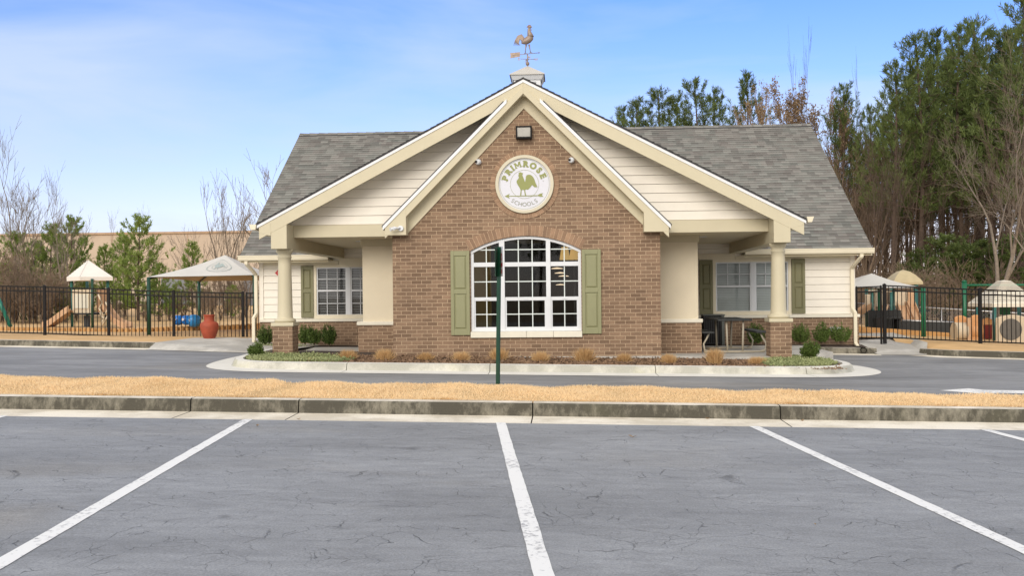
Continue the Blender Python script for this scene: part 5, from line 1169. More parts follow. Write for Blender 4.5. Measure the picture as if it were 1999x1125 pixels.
# ------------------------------------------------------------------ play things right
def P3(px,py,Y): return at(px,py,Y)
pk2=P3(1702,534,29.5); r2=P3(1806,562,27.6); l2=P3(1640,562,27.6); rb=Vector((r2.x,31.5,r2.z)); lb=Vector((l2.x,31.5,l2.z))
canopy('white shade canopy on green posts right of the right wing',[tuple(l2),tuple(r2),tuple(rb),tuple(lb)],tuple(pk2),[(r2.x-.05,27.6,-.15,r2.z),(l2.x,27.6,-.1,l2.z),(rb.x,31.5,-.1,rb.z),(lb.x,31.5,-.1,lb.z)],0.05,MT['bgreen'],0.065)
T=thing('play_structure','tan play tower with domed roof and double slide under the right canopy','play structure',(10,33,-0.1))
a0=P3(1762,527,33); zb_=P3(1762,556,33).z; xl=P3(1735,553,33).x; xr=P3(1792,553,33).x
mb=MB(); ymid=33.0; hw=(xr-xl)/2; cxm=(xl+xr)/2
prof=[(1.0,0),(1.0,0.12),(0.86,0.30),(0.62,0.52),(0.35,0.70),(0.0,0.80)]; H_=a0.z-zb_
for (r0,h0),(r1,h1) in zip(prof[:-1],prof[1:]):
    for i in range(4):
        sg=[(-1,-1),(1,-1),(1,1),(-1,1)]; a=sg[i]; b_=sg[(i+1)%4]
        mb.quad((cxm+a[0]*hw*r0,ymid+a[1]*hw*r0,zb_+h0/0.8*H_),(cxm+b_[0]*hw*r0,ymid+b_[1]*hw*r0,zb_+h0/0.8*H_),(cxm+b_[0]*hw*r1,ymid+b_[1]*hw*r1,zb_+h1/0.8*H_),(cxm+a[0]*hw*r1,ymid+a[1]*hw*r1,zb_+h1/0.8*H_))
mb.build('roof',plain('khaki_roof',(0.48,0.40,0.24),0.6,0.12,4),T)
for px,Y in ((1741,32.6),(1787,32.6),(1745,33.5),(1790,33.5),(1703,32.6),(1692,33.5)):
    q=P3(px,600,Y); mb=MB(); post(mb,q.x,Y,-0.3,zb_ if px>1730 else P3(1,566,Y).z,0.05); mb.build('post',MT['teal'],T)
def panel(T,px0,py0,px1,py1,Y,mat,name='panel',t=0.06):
    a=P3(px0,py1,Y); b_=P3(px1,py0,Y); mb=MB(); mb.box(a.x,b_.x,Y,Y+t,a.z,b_.z); return mb.build(name,MT[mat],T,bevel=0.02)
panel(T,1709,568,1727,600,32.55,'tanlight'); panel(T,1748,570,1772,598,32.55,'tanlight'); panel(T,1774,568,1785,604,32.4,'tanplastic'); panel(T,1696,566,1742,571,32.5,'tanlight'); panel(T,1690,575,1700,602,32.6,'tanlight')
mb=MB(); a=P3(1735,606,32.5); b_=P3(1792,600,33.6); mb.box(P3(1700,606,32.5).x,b_.x,32.5,33.6,a.z-.06,a.z); mb.build('deck',MT['dark'],T)
for i,(px_a,px_b) in enumerate((((1754,1777),(1762,1783)),((1768,1789),(1776,1797)))[:1]):
    pass
def slide2(px_t,px_b,yt,yb,Yt,Yb,w):
    a=P3(px_t,yt,Yt); b_=P3(px_b,yb,Yb); pts=[(a.x,Yt,a.z),((a.x*.6+b_.x*.4),Yt*.6+Yb*.4,a.z*.58+b_.z*.42),((a.x*.25+b_.x*.75),Yt*.25+Yb*.75,a.z*.2+b_.z*.8),(b_.x,Yb,b_.z)]
    slide(T,pts,w,'x')
slide2(1762,1775,597,630,32.5,30.9,0.36); slide2(1777,1790,598,630,32.5,30.9,0.34)
slide(T,[tuple(P3(1698,600,32.6)),tuple(P3(1688,606,32.6)),tuple(P3(1678,613,32.6)),tuple(P3(1668,618,32.6))],0.5,'y')
mb=MB()
for k in range(7):
    q=P3(1712+k*0.2,600+k*5.2,32.2); r_=P3(1722+k*0.2,598+k*5.2,32.2); mb.tube([q,r_],0.025,6)
mb.tube([P3(1710,598,32.2),P3(1712,634,32.1)],0.03,6); mb.tube([P3(1724,596,32.2),P3(1726,632,32.1)],0.03,6); mb.build('ladder',MT['tanplastic'],T)
for a_,b2_ in (((1728,595,31.8),(1712,628,31.4)),((1735,595,31.8),(1720,630,31.4))):
    mb=MB(); mb.tube([P3(*a_),P3(*b2_)],0.03,6); mb.build('handrail',MT['tanplastic'],T)
T=thing('play_bench','dark play table under the right canopy','table',(9.2,29.5,-0.1))
a=P3(1718,620,29.5); b_=P3(1756,620,29.5); mb=MB(); mb.box(a.x,b_.x,29.2,30.0,a.z-.04,a.z); mb.build('table_top',MT['dark'],T)
for x in (a.x+.05,b_.x-.05):
    mb=MB(); mb.box(x-.03,x+.03,29.3,29.9,-0.1,a.z-.04); mb.build('leg',MT['dark'],T)
mb=MB(); mb.box(a.x-.1,b_.x+.3,30.2,30.3,-0.1,a.z+.2); mb.build('back_panel',MT['dark'],T)
T=thing('playground_border','sand-coloured low playground border on the right','border',(9,28,-0.05))
a=P3(1665,637,28.6); b_=P3(1880,652,28.6); mb=MB(); mb.bar(a-Vector((0,0,.08)),b_-Vector((0,0,.08)),0.15,0.16); mb.build('board',MT['border'],T)
# hut with tunnel panels
T=thing('play_hut','tan play hut with tiered plastic roof and tunnel panels behind the right fence','play structure',(13,27.5,-0.15))
A_=P3(1960,547,27.6); zb_=P3(1960,600,27.0).z; xl=P3(1938,596,27.0).x; cxm=P3(1960,547,27.8).x; hw=cxm-xl; H_=A_.z-zb_
mb=MB(); prof=[(1,0),(1,0.14),(0.93,0.2),(0.60,0.52),(0.56,0.55),(0.40,0.75),(0.18,0.97),(0.0,1.0)]; ymid=27.8
for k,((r0,h0),(r1,h1)) in enumerate(zip(prof[:-1],prof[1:])):
    for i in range(4):
        sg=[(-1,-1),(1,-1),(1,1),(-1,1)]; a=sg[i]; b_=sg[(i+1)%4]; D=0.8
        st=6 if k in (2,4,5) else 1
        for j in range(st):
            t0,t1=j/st,(j+1)/st; R0=r0+(r1-r0)*t0; R1=r0+(r1-r0)*t1; h_0=zb_+(h0+(h1-h0)*t0)*H_; h_1=zb_+(h0+(h1-h0)*t1)*H_; o=0.012 if st>1 else 0
            mb.quad((cxm+a[0]*hw*R0,ymid+a[1]*D*R0,h_0+o),(cxm+b_[0]*hw*R0,ymid+b_[1]*D*R0,h_0+o),(cxm+b_[0]*hw*R1,ymid+b_[1]*D*R1,h_1),(cxm+a[0]*hw*R1,ymid+a[1]*D*R1,h_1))
mb.add([(cxm-hw,ymid-.8,zb_),(cxm+hw,ymid-.8,zb_),(cxm+hw,ymid+.8,zb_),(cxm-hw,ymid+.8,zb_)],[(3,2,1,0)]); mb.build('roof',plain('cream_play_roof',(0.74,0.68,0.56),0.6,0.05,3),T)
gh=P3(1945,672,27).z
for px,Y in ((1910,27.15),(1942,27.05),(1990,28.6),(2030,27.1)):
    q=P3(px,620,Y); mb=MB(); post(mb,q.x,Y,gh-.1,zb_,0.055); mb.build('post',MT['teal'],T)
def wavy(px0,px1,pyt,pyb,Y,mat,hole=None,amp=3.0,name='tunnel_panel'):
    n=14; top=[]
    for i in range(n+1):
        t=i/n; q=P3(px0+(px1-px0)*t,pyt-amp*math.sin(math.pi*t),Y); top.append((q.x,q.z))
    b0=P3(px0,pyb,Y); b1=P3(px1,pyb,Y); pts=[(b0.x,b0.z),(b1.x,b1.z)]+top[::-1]; mb=MB(); mb.prism_y(pts,Y,Y+0.08); ob=mb.build(name,MT[mat],T,bevel=0.02)
    if hole:
        c_=P3(hole[0],hole[1],Y); r=hole[2]*Y/1850; m2=MB(); m2.prism_y([(c_.x+r*math.sin(-a*math.pi/14),c_.z+r*math.cos(-a*math.pi/14)) for a in range(28)],Y-0.02,Y-0.001); m2.build('tunnel_opening',plain('grey_mesh_window',(0.13,0.12,0.105),0.7,0.15,8),ob)
    return ob
wavy(1865,1888,620,664,26.9,'orangeplastic',amp=4); wavy(1889,1896,621,667,26.7,'tanplastic',amp=0); wavy(1897,1918,617,666,27.0,'orangeplastic',amp=2); wavy(1920,1938,624,668,27.9,'orangeplastic',amp=3)
wavy(1946,2010,621,673,26.7,'tanlight',(1973.5,643.5,20.5),amp=6)
for px0,px1,Y in ((1871,1887,26.6),(1898,1915,26.9)):
    a=P3(px0,648,Y); b_=P3(px1,648,Y); mb=MB(); mb.tube([(a.x,Y+.3,a.z),(b_.x+.1,Y+.3,b_.z)],0.25,20,caps=True); mb.build('tunnel_tube',MT['tanlight'] if px0<1890 else MT['orangeplastic'],T)
mb=MB(); q=P3(1929,648,27.8); mb.box(q.x-.1,q.x+.12,27.8,27.85,q.z-.2,q.z+.2); mb.build('red_panel',plain('dark_red',(0.16,0.012,0.008),0.5,0.1,4),T)
mb=MB(); a=P3(1953,615,28.2); b_=P3(1973,600,28.2); mb.box(a.x,b_.x,28.2,28.25,a.z,b_.z); mb.build('green_panel',MT['bgreen'],T)
T=thing('swing_frame','bright green monkey bar frame behind the play hut on the right','swing',(12.6,31,-0.2))
q=P3(1883,551,31); mb=MB(); post(mb,q.x,31,-0.3,q.z,0.075,16); mb.lathe([(0.082,q.z),(0.06,q.z+.05),(0.001,q.z+.07)],q.x,31,16); mb.build('post',MT['bgreen'],T)
r_=P3(1945,556,31); mb=MB(); mb.tube([(q.x,31,q.z-.1),(r_.x+3,31,q.z-.12)],0.035,10)
for k in range(8): mb.tube([(q.x+.3+k*.28,31,q.z-.1),(q.x+.3+k*.28,31.5,q.z-.1)],0.02,6)
mb.build('ladder_bar',MT['bgreen'],T)
# ------------------------------------------------------------------ long beige building far left
a=at(-60,457,72); T=thing('long_building','long low beige wall of a far building beyond the left trees','building',(-40,72,0.3))
x0=at(-500,457,72).x; x1=at(640,457,72).x; zt=at(300,457,72).z
mb=MB(); mb.box(x0,x1,72,100,-1,zt); mb.build('wall',MT['beige_wall'],T)
mb=MB(); mb.box(x0-.1,x1+.1,71.88,100,zt,zt+0.16); mb.build('coping',plain('coping_tan',(0.42,0.30,0.20),0.8,0.1,2),T)
mb=MB()
for k in range(12): mb.box(x0+k*6.0,x0+k*6.0+0.06,71.97,72.0,0,zt)
mb.build('joint',plain('joint_tan',(0.50,0.37,0.26),0.8,0.1,2),T)['kind']='stuff'
for k,(px_,w_) in enumerate(((342,2.2),(487,0.9))):
    q=at(px_,560,71.9); mb=MB(); mb.box(q.x-w_/2,q.x+w_/2,71.9,71.96,0.8,3.4); mb.build('door',plain('grey_door',(0.18,0.19,0.21),0.6,0.1,2),T)
# ------------------------------------------------------------------ vegetation
def norm(a): return a/np.linalg.norm(a,axis=1)[:,None]
def leaf_shrub(name,label,cat,loc,r,h,n,mat,L=0.07,W=0.03,group=None,upright=0.6,seg=2):
    T=thing(name,label,cat,loc,group=group)
    m=60; az=RNG.uniform(0,2*np.pi,m); rr=np.sqrt(RNG.uniform(0,1,m)); hh=h*(1.08-0.42*rr**2)*RNG.uniform(0.60,1.18,m)
    tip=np.stack([np.cos(az)*rr*r*1.05,np.sin(az)*rr*r*1.05,hh],1); b0_=np.stack([np.cos(az)*rr*r*.3,np.sin(az)*rr*r*.3,np.zeros(m)],1)
    k_=RNG.integers(0,m,n); t_=RNG.uniform(0.10,1,n)**0.75; p=b0_[k_]*(1-t_)[:,None]+tip[k_]*t_[:,None]; p[:,:2]*=(1+0.18*np.sin(t_*np.pi))[:,None]; p+=RNG.normal(0,0.010,(n,3))
    ax=norm(tip-b0_)[k_]; dd=ax*0.8+RNG.normal(0,.45,(n,3)); dd/=np.linalg.norm(dd,axis=1)[:,None]
    blades('foliage',p,L,W,mat,dirs=dd,parent=T,kind=None,seg=seg)
    mb=MB()
    for k in range(7):
        a=k*0.9; q=(math.cos(a)*r*.45,math.sin(a)*r*.45,h*0.6); mb.tube([(loc[0],loc[1],loc[2]),(loc[0]+q[0],loc[1]+q[1],loc[2]+q[2])],[0.012,0.005],4)
    mb.build('stem',MT['twig'],T)
    return T
for px,py,Y,w,h,lab in ((518,675,23.5,30,33,'round boxwood shrub next to the left downspout'),(596,674,23.5,27,33,'boxwood shrub just right of the left column'),(614,675,23.4,26,30,'middle boxwood shrub of the three under the left wing window'),(643,676,23.4,28,36,'boxwood shrub with a tall shoot, rightmost under the left wing window'),
    (1475,674,23.6,32,34,'dark boxwood shrub behind the picnic bench'),(1563,672,23.65,34,33,'boxwood shrub just right of the right column'),(1605,672,23.65,32,33,'boxwood shrub in the middle of the right wing bed'),(1643,671,23.65,34,34,'boxwood shrub next to the right downspout'),
    (500,700,18.7,27,26,'boxwood shrub at the left tip of the kerbed island'),(1583,701,19.4,32,28,'boxwood shrub at the right tip of the kerbed island')):
    q=at(px,py,Y); sc=Y/1850; leaf_shrub('boxwood_shrub',lab,'shrub',tuple(q),w/2*sc*1.05,h*sc*1.05,2600,MT['boxwood'],0.055,0.020,'boxwood shrubs round the school')
def tuft(px,py,h,w,lab,green=False):
    z=gz((px-1000)/100)+0.11; Y=(1.4-z)*1850/(py-576+(px-1000)*0.010)*0.998; q=at(px,py,Y); T=thing('ornamental_grass',lab,'grass tuft',tuple(q),group='dry grass tufts in the mulch')
    n=900; sc=Y/1850; hh=h*sc; ww=w*sc/2
    base=RNG.normal(0,ww*0.28,(n,3)); base[:,2]=0; az=np.arctan2(base[:,1],base[:,0])+RNG.normal(0,.5,n); le=np.abs(RNG.normal(0,0.5,n))*(ww/hh)*1.5
    d=np.stack([np.cos(az)*np.sin(le),np.sin(az)*np.sin(le),np.cos(le)],1); L=hh*RNG.uniform(0.6,1.15,n)
    blades('blades',base,L,0.013,MT['tuft'],dirs=d,parent=T,kind=None)
for i,(px,py,h,w,lab) in enumerate(((680,705,23,32,'round dry grass tuft left of the left pilaster'),(751,706,25,34,'rounded dry grass tuft at the left corner of the brick wall'),(831,706,18,28,'low dry grass tuft below the brick left of the window'),(901,706,20,30,'dry grass tuft with a green sprig below the left shutter'),(976,705,26,34,'dry grass tuft behind the green sign post'),(1056,707,21,30,'dry grass tuft below the middle of the arched window'),(1141,707,28,36,'large spiky dry grass tuft below the right shutter'),(1219,708,18,28,'small dry grass tuft between the right shutter and the wall corner'),(1306,710,19,28,'low dry grass tuft below the right pilaster'),(1395,711,30,28,'tall orange dry grass tuft in front of the right porch'),(1478,711,15,36,'flat sprawling dry grass tuft beside the right column'),(604,707,9,26,'tiny flat dry grass tuft right of the left column'))): tuft(px,py,h,w,lab)
# groundcover
def cover(poly_,n,zf,name='groundcover'):
    xs=[p[0] for p in poly_]; ys=[p[1] for p in poly_]; out=[]
    while len(out)<n:
        x,y=random.uniform(min(xs),max(xs)),random.uniform(min(ys),max(ys)); ins=False
        for (xa,ya),(xb,yb) in zip(poly_,poly_[1:]+poly_[:1]):
            if (ya>y)!=(yb>y) and x<(xb-xa)*(y-ya)/(yb-ya)+xa: ins=not ins
        if ins: out.append((x,y,zf(x,y)+abs(random.gauss(0,.022))))
    o=np.array(out); d=RNG.normal(size=(n,3)); d[:,2]=np.abs(d[:,2])+.3; d/=np.linalg.norm(d,axis=1)[:,None]
    blades(name,o,0.05,0.022,MT['cover'],dirs=d,seg=2)
cover([(-6.25,18.4),(-5.95,17.5),(-5.1,17.1),(-4.1,17.2),(-4.0,18.2),(-4.9,19.2),(-6.2,19.2)],5200,lambda x,y:gz(x)+0.115)
cover([(3.7,17.35),(4.3,17.3),(4.8,17.55),(5.15,18.1),(5.25,18.9),(5.0,19.9),(4.3,20.4),(4.15,19.2),(3.7,18.7)],9000,lambda x,y:gz(x)+0.115)
cover([(-7.7,23.2),(-6.9,23.1),(-6.4,23.4),(-7.6,23.7)],900,lambda x,y:0.165)
# --- conifers
def norm(a): return a/np.linalg.norm(a,axis=1)[:,None]
def pine(name,label,H,cb,rad,nb,mat,loc,group,needle=0.20,nw=0.030,shoots=9,up_=0.75,per=26,trunk_r=None,lean=0.0,bark='bark',seed=1,cone=0.35,dead=6):
    rng=np.random.default_rng(seed); rnd=random.Random(seed); T=thing(name,label,'tree',(0,0,0),group=group)
    tr=trunk_r or H*0.011+0.02; mb=MB()
    path=[(lean*t*H+math.sin(t*5+seed)*0.01*H,math.cos(t*4+seed)*0.008*H,t*H) for t in [i/8 for i in range(9)]]
    mb.tube(path,[tr*(1-0.85*i/8) for i in range(9)],7,caps=False)
    def tp(t): 
        f=t*8; i=min(7,int(f)); f-=i; return Vector(path[i]).lerp(Vector(path[i+1]),f)
    C_=[];D_=[]
    for k in range(nb):
        t=cb+(1-cb)*(k+0.5)/nb; u=(t-cb)/(1-cb)
        r=rad*((1-u)**0.75*(1-cone)+cone*(1-u))*(0.55+0.45*min(1,u*5))*rnd.uniform(0.6,1.15)+0.12*rad*(1 if u<0.97 else 0.3)
        a=k*2.4+rnd.uniform(-.4,.4); b0=tp(t); lift=r*(0.25+0.5*u)
        e=b0+Vector((math.cos(a)*r,math.sin(a)*r,lift)); m_=b0.lerp(e,0.5)-Vector((0,0,lift*0.2)); br_=tr*(1-t)*0.45+0.008
        mb.tube([b0,m_,e],[br_,br_*.6,br_*.25],4,caps=False)
        ns=max(2,int(shoots*(0.35+r/rad)))
        for j in range(ns):
            s=rnd.uniform(0.35,1.0); c_=(b0.lerp(m_,s*2) if s<.5 else m_.lerp(e,s*2-1))
            off=Vector((rnd.gauss(0,1),rnd.gauss(0,1),rnd.gauss(0,.5)))*r*0.16*(0.4+s)
            q=c_+off; 
            if j%3==0: mb.tube([c_,q],[0.010,0.006],3,caps=False)
            d=Vector((math.cos(a)*0.5+rnd.gauss(0,.35),math.sin(a)*0.5+rnd.gauss(0,.35),up_+rnd.gauss(0,.2))).normalized()
            C_.append(q); D_.append(d)
    for k in range(6):
        C_.append(tp(1-0.02*k)); D_.append(Vector((rnd.gauss(0,.2),rnd.gauss(0,.2),1)).normalized())
    for k in range(dead):
        t=rnd.uniform(cb*0.35,cb); b0=tp(t); a=rnd.uniform(0,6.3); r=rad*rnd.uniform(.25,.7); mb.tube([b0,b0+Vector((math.cos(a)*r,math.sin(a)*r,rnd.uniform(-.3,.25)*r))],[0.018,0.005],3,caps=False)
    C_=np.array([tuple(v) for v in C_]); D_=np.array([tuple(v) for v in D_]); n=len(C_)*per
    c_=np.repeat(C_,per,0); d=np.repeat(D_,per,0); sl_=rng.uniform(0,1,n)[:,None]*needle*1.5
    side=norm(np.cross(d,rng.normal(size=(n,3)))); ang=rng.uniform(0.25,0.95,n)[:,None]
    nd=norm(d*np.cos(ang)+side*np.sin(ang)); base=c_+d*sl_
    blades('crown',base,needle,nw,mat,dirs=nd,parent=T,kind=None,seg=2)
    mb.build('trunk',MT[bark],T)
    T.location=loc; return T
def bare(name,label,H,spread,loc,group,seed=1,stems=1,mat='greybark',levels=4,twig=0.006,r0=None,up_=0.7,cat='tree',dens_=1.0,leaves=None,nl=0):
    rnd=random.Random(seed); T=thing(name,label,cat,(0,0,0),group=group); mb=MB(); tips=[]
    def grow(p,d,L,r,lev):
        n=3 if lev<levels-1 else 2; pts=[p]; rs=[r]; q=p.copy(); dd=d.copy()
        for i in range(n):
            dd=(dd+Vector((rnd.gauss(0,.10),rnd.gauss(0,.10),rnd.gauss(0,.06)+0.04*up_))).normalized(); q=q+dd*L/n; pts.append(q.copy()); rs.append(max(twig*0.6,r*(1-0.55*(i+1)/n)))
        mb.tube(pts,rs,5 if lev<2 else 3,caps=False)
        if lev>=levels-1: tips.append((q,dd)); tips.append((pts[1],dd))
        if lev>=levels: return
        nc=int(round((4 if lev==0 else 4.3)*dens_*rnd.uniform(.8,1.2)))
        for k in range(nc):
            t=rnd.uniform(0.25,1.0) if k<nc-1 else 1.0; f=t*n; i=min(n-1,int(f)); b0=pts[i].lerp(pts[i+1],f-i)
            side=dd.cross(Vector((rnd.gauss(0,1),rnd.gauss(0,1),rnd.gauss(0,1)))).normalized(); a=rnd.uniform(0.35,0.85)*(0.5 if t==1.0 else 1)*spread
            nd=(dd*math.cos(a)+side*math.sin(a)+Vector((0,0,0.18*up_))).normalized()
            grow(b0,nd,L*rnd.uniform(0.48,0.72),max(twig,rs[i]*rnd.uniform(.45,.62)),lev+1)
    for s in range(stems):
        a=s*2*math.pi/max(1,stems)+seed; tilt=0.0 if stems==1 else rnd.uniform(.12,.38)*spread
        grow(Vector((0,0,0)),Vector((math.cos(a)*tilt,math.sin(a)*tilt*.7,1)).normalized(),H*0.47*(1 if stems==1 else rnd.uniform(.75,1.0)),r0 or H*0.014,0)
    mb.build('trunk',MT[mat],T)
    if leaves:
        tp_=np.array([tuple(t[0]) for t in tips]); idx=RNG.integers(0,len(tp_),nl); p=tp_[idx]+RNG.normal(0,0.10,(nl,3)); dd=RNG.normal(size=(nl,3)); dd[:,2]-=0.5; dd=norm(dd)
        blades('crown',p,0.17,0.075,MT[leaves],dirs=dd,parent=T,kind=None,seg=2)
    T.location=loc; return T
used=set()
def place(src,px,ytop,Y,H,label=None,group=None,flat=0.0,sx=None):
    """stand a copy of src at the photo column px, its top at row ytop, ground depth Y"""
    top=at(px,ytop,Y); z=lawn(top.x,Y)-0.05 if Y<69 else 0.1; s=(top.z-z)/H
    rz=random.uniform(0,6.28); sc=(s*(sx or 1),s*(sx or 1),s)
    if src.name not in used:
        used.add(src.name); src.location=(top.x,Y,z); src.rotation_euler=(0,0,rz); src.scale=sc
        if label: src['label']=label
        if group: src['group']=group
        return src
    return copy_thing(src,(top.x,Y,z),rz,sc,label,group)
# left side young pines
yp=[pine('young_pine','young pine',4.2,0.06,1.35,34,MT['pine_young'],(0,0,0),'young pines behind the left playground',needle=0.17,nw=0.026,shoots=11,up_=1.0,per=34,seed=s,cone=0.6,dead=0) for s in (3,5)]
gyp='young pines behind the left playground'
place(yp[0],270,430,37,4.2,'tallest bright green young pine, between the play tower and the shade canopy',gyp)
place(yp[1],312,520,36.5,4.2,'small young pine just left of the shade canopy',gyp)
for px,yt,Y,i,l in ((205,486,40,1,'thin young pine right behind the play tower roof'),(138,432,41,0,'slim young pine left of the play tower roof'),(100,448,38,1,'broad young pine behind the first fence post'),(30,462,38,0,'young pine at the left edge of the picture'),(68,478,42,1,'young pine second from the left edge'),(375,480,43,1,'young pine behind the peak of the shade canopy'),(245,470,42,0,'young pine touching the left side of the tallest one'),(60,560,34.5,0,'low bushy young pine behind the swing leg'),(120,568,34.5,1,'low bushy young pine left of the tower posts'),(455,560,40,0,'low young pine under the shade canopy'),(340,560,41,1,'low young pine left of the blue toys'),(5,520,35,1,'dense young pine cut off by the left edge')): place(yp[i],px,yt,Y,4.2,l,gyp)
for px,yt,Y in ((-60,450,37),(-130,470,39),(-210,440,38),(-300,460,40)): place(yp[0],px,yt,Y,4.2,'young pine beyond the left edge of the view','young pines beyond the left edge')
# left bare trees
gb_='bare trees behind the left playground'
bt=[bare('bare_tree','bare tree',6.5,0.75,(0,0,0),gb_,seed=s,stems=3,levels=4,twig=0.008,dens_=0.8) for s in (4,9)]
for px,yt,Y,i,sx,l in ((28,300,40,0,0.8,'tall bare multi-stemmed tree at the left edge'),(62,345,38,1,0.8,'leaning bare tree second from the left edge'),(118,372,37,0,0.75,'spreading bare tree left of the play tower'),(440,322,43,1,0.75,'tall bare tree behind the shade canopy peak'),(525,345,48,0,1.1,'bare tree showing over the left roof edge'),(160,420,44,1,.8,'small bare tree behind the play tower'),(300,432,48,0,.7,'faint thin bare tree right of the tallest young pine'),(385,430,50,1,.8,'thin bare tree in front of the beige wall'),(480,430,46,1,.7,'bare tree left of the eave'),(225,440,50,0,.6,'thin bare tree over the beige wall')): place(bt[i],px,yt,Y,6.2,l,gb_,sx=sx)
sh=[bare('bare_shrub','brown bare shrub tangled with its neighbours',2.4,1.15,(0,0,0),'bare brown shrubs',seed=s,stems=7,mat='twig',levels=3,twig=0.007,r0=0.02,cat='shrub',dens_=1.0) for s in (21,22)]
k=0
for px,yt,Y in ((10,480,36),(45,500,35),(85,505,35.5),(25,540,34),(70,560,34),(110,550,35),(150,570,36),(230,575,36),(285,580,36),(330,560,37),(360,545,38),(400,560,37),(430,555,38),(470,550,38),(20,590,33.5),(90,600,34),(240,605,35),(310,610,36),(0,470,34),(30,490,34.2),(58,478,33.8),(95,500,34),(128,515,34.5),(45,530,33),(15,520,33),(80,545,33.2),(415,520,40),(450,510,41),(480,505,42),(395,540,39)):
    place(sh[k%2],px,yt,Y,2.3,'brown bare twiggy shrub behind the left playground','bare brown shrubs behind the left playground'); k+=1
# right wood
gp='pines in the wood behind the school'
P1=[pine('pine_tree','tall dark pine in the wood',14,c_,r_,n_,MT['pine'],(0,0,0),gp,needle=0.30,nw=0.034,shoots=10,up_=1.15,per=30,seed=s,cone=0.25,dead=40) for s,c_,r_,n_ in ((31,0.42,2.3,44),(32,0.55,2.0,34),(33,0.35,2.6,50))]
used_l='tall pine of the row showing over the right roof'
for px,yt,Y,i,sx,l in ((1218,215,62,1,1.0,'leftmost pine showing over the right roof'),(1245,198,60,2,1.0,'rounded pine second from left over the right roof'),(1290,178,60,0,1.15,'full dark green pine over the left part of the right roof'),(1322,196,64,1,1.0,'low pine between two taller ones over the right roof'),(1358,160,60,2,1.0,'pointed pine over the middle of the right roof'),(1396,178,62,0,.9,'thin pine right of the pointed one over the roof'),(1455,150,58,1,.95,'lone light pine standing over the middle of the right roof'),(1648,170,52,1,.8,'narrow pine just right of the roof end'),(1698,212,50,0,.7,'low pine at the gap right of the roof'),(1745,128,46,0,1.0,'tall pine at the left edge of the right wood'),(1792,72,46,2,1.0,'high dark pine left of the pale bare tree'),(1832,68,50,1,1.1,'high pine behind the pale bare tree'),(1872,60,47,2,.9,'bright green topped pine in the right wood'),(1908,42,48,0,1.0,'very tall pine behind the pale bare tree crown'),(1960,70,45,1,1.0,'tall pine near the right edge'),(1996,-10,42,2,.9,'tallest pine cut off by the right edge')): place(P1[i],px,yt,Y,14.2,l,gp,sx=sx)
k=0
for px,yt,Y in ((1725,230,56),(1765,200,58),(1805,180,60),(1850,170,58),(1890,160,60),(1935,150,56),(1975,140,58),(2020,60,50),(2045,40,44),(1780,260,66),(1835,260,68),(1885,250,66),(1940,240,66),(1990,230,66),(1670,260,60),(1710,280,66),(1750,190,62),(1785,150,56),(1815,130,62),(1860,110,56),(1900,100,62),(1925,95,54),(1955,100,60),(1985,60,56),(2080,20,45),(2130,0,48),(2190,20,44),(2250,10,50),(2320,30,46),(2160,120,56),(2290,110,56)):
    place(P1[k%3],px,yt,Y,14.2,'slender pine deep inside the right wood','pines deep inside the right wood',sx=.85); k+=1
yd=pine('evergreen_shrub','evergreen',4.2,0.06,1.5,34,MT['pine'],(0,0,0),None,needle=0.2,nw=0.03,shoots=11,up_=0.9,per=30,seed=8,cone=0.6,dead=0)
# understory conifers, low green layers
for px,yt,Y in ((2060,470,40),(2150,480,41),(2240,470,40),(1840,470,42),(1880,485,40),(1925,480,40),(1800,500,44),(1985,470,39),(1770,520,46)): place(yd,px,yt,Y,4.2,'low dark evergreen under the wood edge on the right','low evergreens under the right wood',sx=1.6); k+=1
# thin dark trunks
thin=[bare('bare_tree','thin dark bare tree',11,0.55,(0,0,0),'thin bare trees in the right wood',seed=s,stems=1,mat='bark',levels=4,twig=0.010,r0=0.085,dens_=0.85) for s in (41,42,43)]
for j in range(46):
    px=1640+j*8.6+random.uniform(-5,5); yt=random.uniform(250,400)-(px-1640)*0.25; Y=random.uniform(38,60)
    place(thin[j%3],px,yt,Y,10.5,'thin dark bare tree in the right wood','thin bare trees in the right wood',sx=.7)
for j in range(26):
    px=1650+j*15+random.uniform(-6,6); place(sh[j%2],px,random.uniform(480,545),random.uniform(36,44),2.3,'bare brown shrub at the edge of the right wood','bare brown shrubs at the edge of the right wood')
# reddish brown mass of twigs right of the roof
br_=[bare('bare_tree','brown twiggy tree',9,0.9,(0,0,0),'brown twiggy trees right of the roof',seed=s,stems=4,mat='twig',levels=4,twig=0.010,dens_=0.95) for s in (51,)]
for px,yt,Y,l in ((1640,262,50,'brown twiggy tree beside the right roof edge'),(1668,300,48,'brown twiggy tree second from the right roof edge'),(1700,330,49,'brown twiggy tree third from the right roof edge')): place(br_[0],px,yt,Y,8.6,l,'brown twiggy trees right of the roof')
for px,yt,Y in ((1625,225,56),(1655,235,55),(1685,250,54),(1715,250,53),(1760,300,52),(1860,330,48)): place(br_[0],px,yt,Y,8.6,'brown twiggy tree mixed into the right wood','brown twiggy trees in the right wood',sx=.8)
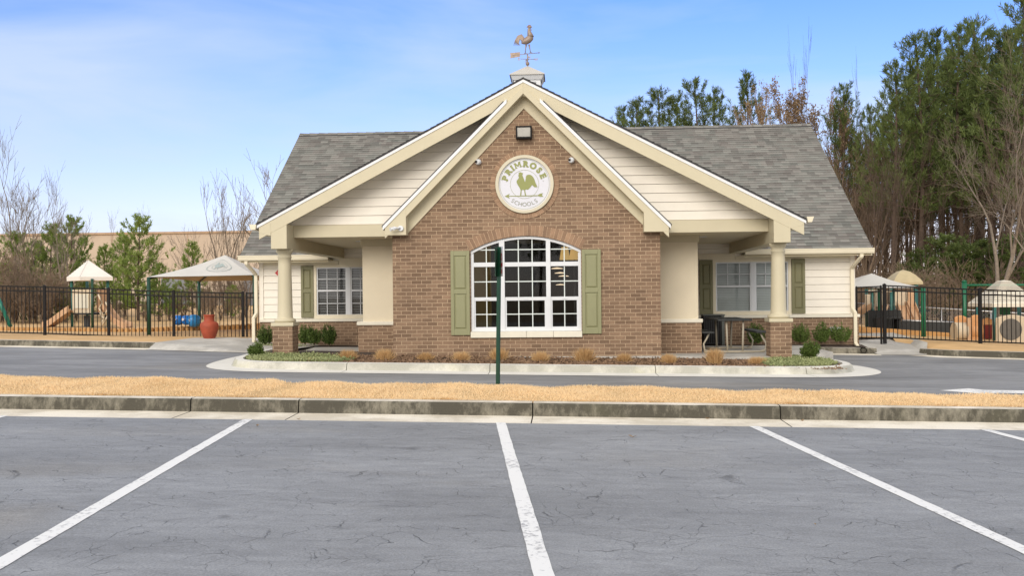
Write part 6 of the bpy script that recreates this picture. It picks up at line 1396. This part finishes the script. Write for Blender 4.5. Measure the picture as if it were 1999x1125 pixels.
# dry-leaved tree over the roof, with a bare top
dt=bare('dry_leaved_tree','brown dry-leaved tree rising over the right roof',13,0.6,(0,0,0),None,seed=61,stems=1,mat='twig',levels=4,twig=0.012,leaves='brownleaf',nl=5200,dens_=0.9,r0=.16); dt['group']='dry-leaved trees over the roof'
place(dt,1560,140,50,12.6,'brown dry-leaved tree rising over the right roof','dry-leaved trees over the roof',sx=.95)
place(dt,1530,190,53,12.6,'low dry-leaved tree at the foot of the tall one over the right roof','dry-leaved trees over the roof',sx=.6)
place(dt,1600,185,54,12.6,'dry-leaved tree right of the tall one over the right roof','dry-leaved trees over the roof',sx=.6)
place(dt,1495,170,55,12.6,'small dry-leaved tree left of the taller one over the right roof','dry-leaved trees over the roof',sx=.45)
place(dt,1650,182,52,12.6,'dry-leaved tree just beyond the right roof end','dry-leaved trees over the roof',sx=.45)
place(thin[1],1560,45,51,10.5,'bare spire of a tree poking high over the right roof','bare spires over the right roof',sx=.3)
place(thin[0],1694,170,51,10.5,'thin bare spire right of the roof end','bare spires over the right roof',sx=.25)
# pale bare tree in front of the wood
pt=bare('bare_tree','pale grey bare tree with wide crown in front of the right wood',13,0.9,(0,0,0),None,seed=74,stems=2,mat='greybark',levels=5,twig=0.006,r0=0.15,dens_=0.86,up_=0.35)
place(pt,1945,100,34,12.5,'pale grey bare tree with wide crown in front of the right wood',sx=.85)
place(pt,2040,200,33,12.5,'pale grey bare tree leaning in from the right edge',sx=.8)
# trees across the road behind the camera (they show in the window glass)
for j in range(11):
    T_=copy_thing(P1[j%3],(-24+j*4.7+random.uniform(-1,1),-24-random.uniform(0,6),0),random.uniform(0,6),random.uniform(.7,.95),'pine standing behind the viewpoint','pines behind the viewpoint')
# ------------------------------------------------------------------ small things on the asphalt
def leaf(px,py,s,lab):
    d=fw+rt*((px-1000)/1850)+up*((576-py)/1850); dx,dy=px-1000,576-py; u=dx*math.cos(roll)+dy*math.sin(roll); v=-dx*math.sin(roll)+dy*math.cos(roll); d=fw+rt*(u/1850)+up*(v/1850); t=-CAM_H/(d.z+SL*d.x); x,y=d.x*t,d.y*t; z=gz(x)
    T=thing('fallen_leaf',lab,'leaf',(x,y,z),group='leaves fallen on the asphalt')
    mb=MB(); n=10; pts=[]
    a0=random.uniform(0,6)
    for k in range(n):
        a=2*math.pi*k/n; r=s*(0.6+0.4*math.cos(2*a))*(1+.25*math.sin(5*a)); pts.append((x+math.cos(a+a0)*r,y+math.sin(a+a0)*r*.8,z+0.012+0.4*s*abs(math.cos(a))**2))
    mb.add([(x,y,z+0.008)]+pts,[(0,1+k,1+(k+1)%n) for k in range(n)]); mb.build('blade',MT['brownleaf'],T)
for px,py,s,l in ((503,834,0.035,'dark brown leaf near the top of the left parking line'),(583,821,0.03,'orange leaf on the gutter left of the middle line'),(1236,856,0.05,'curled brown leaf in the stall right of the middle line'),(1382,820,0.045,'orange leaf against the kerb face'),(1567,824,0.035,'small orange leaf right of the kerb joint'),(1592,1028,0.012,'tiny tan leaf bit in the right stall')): leaf(px,py,s,l)
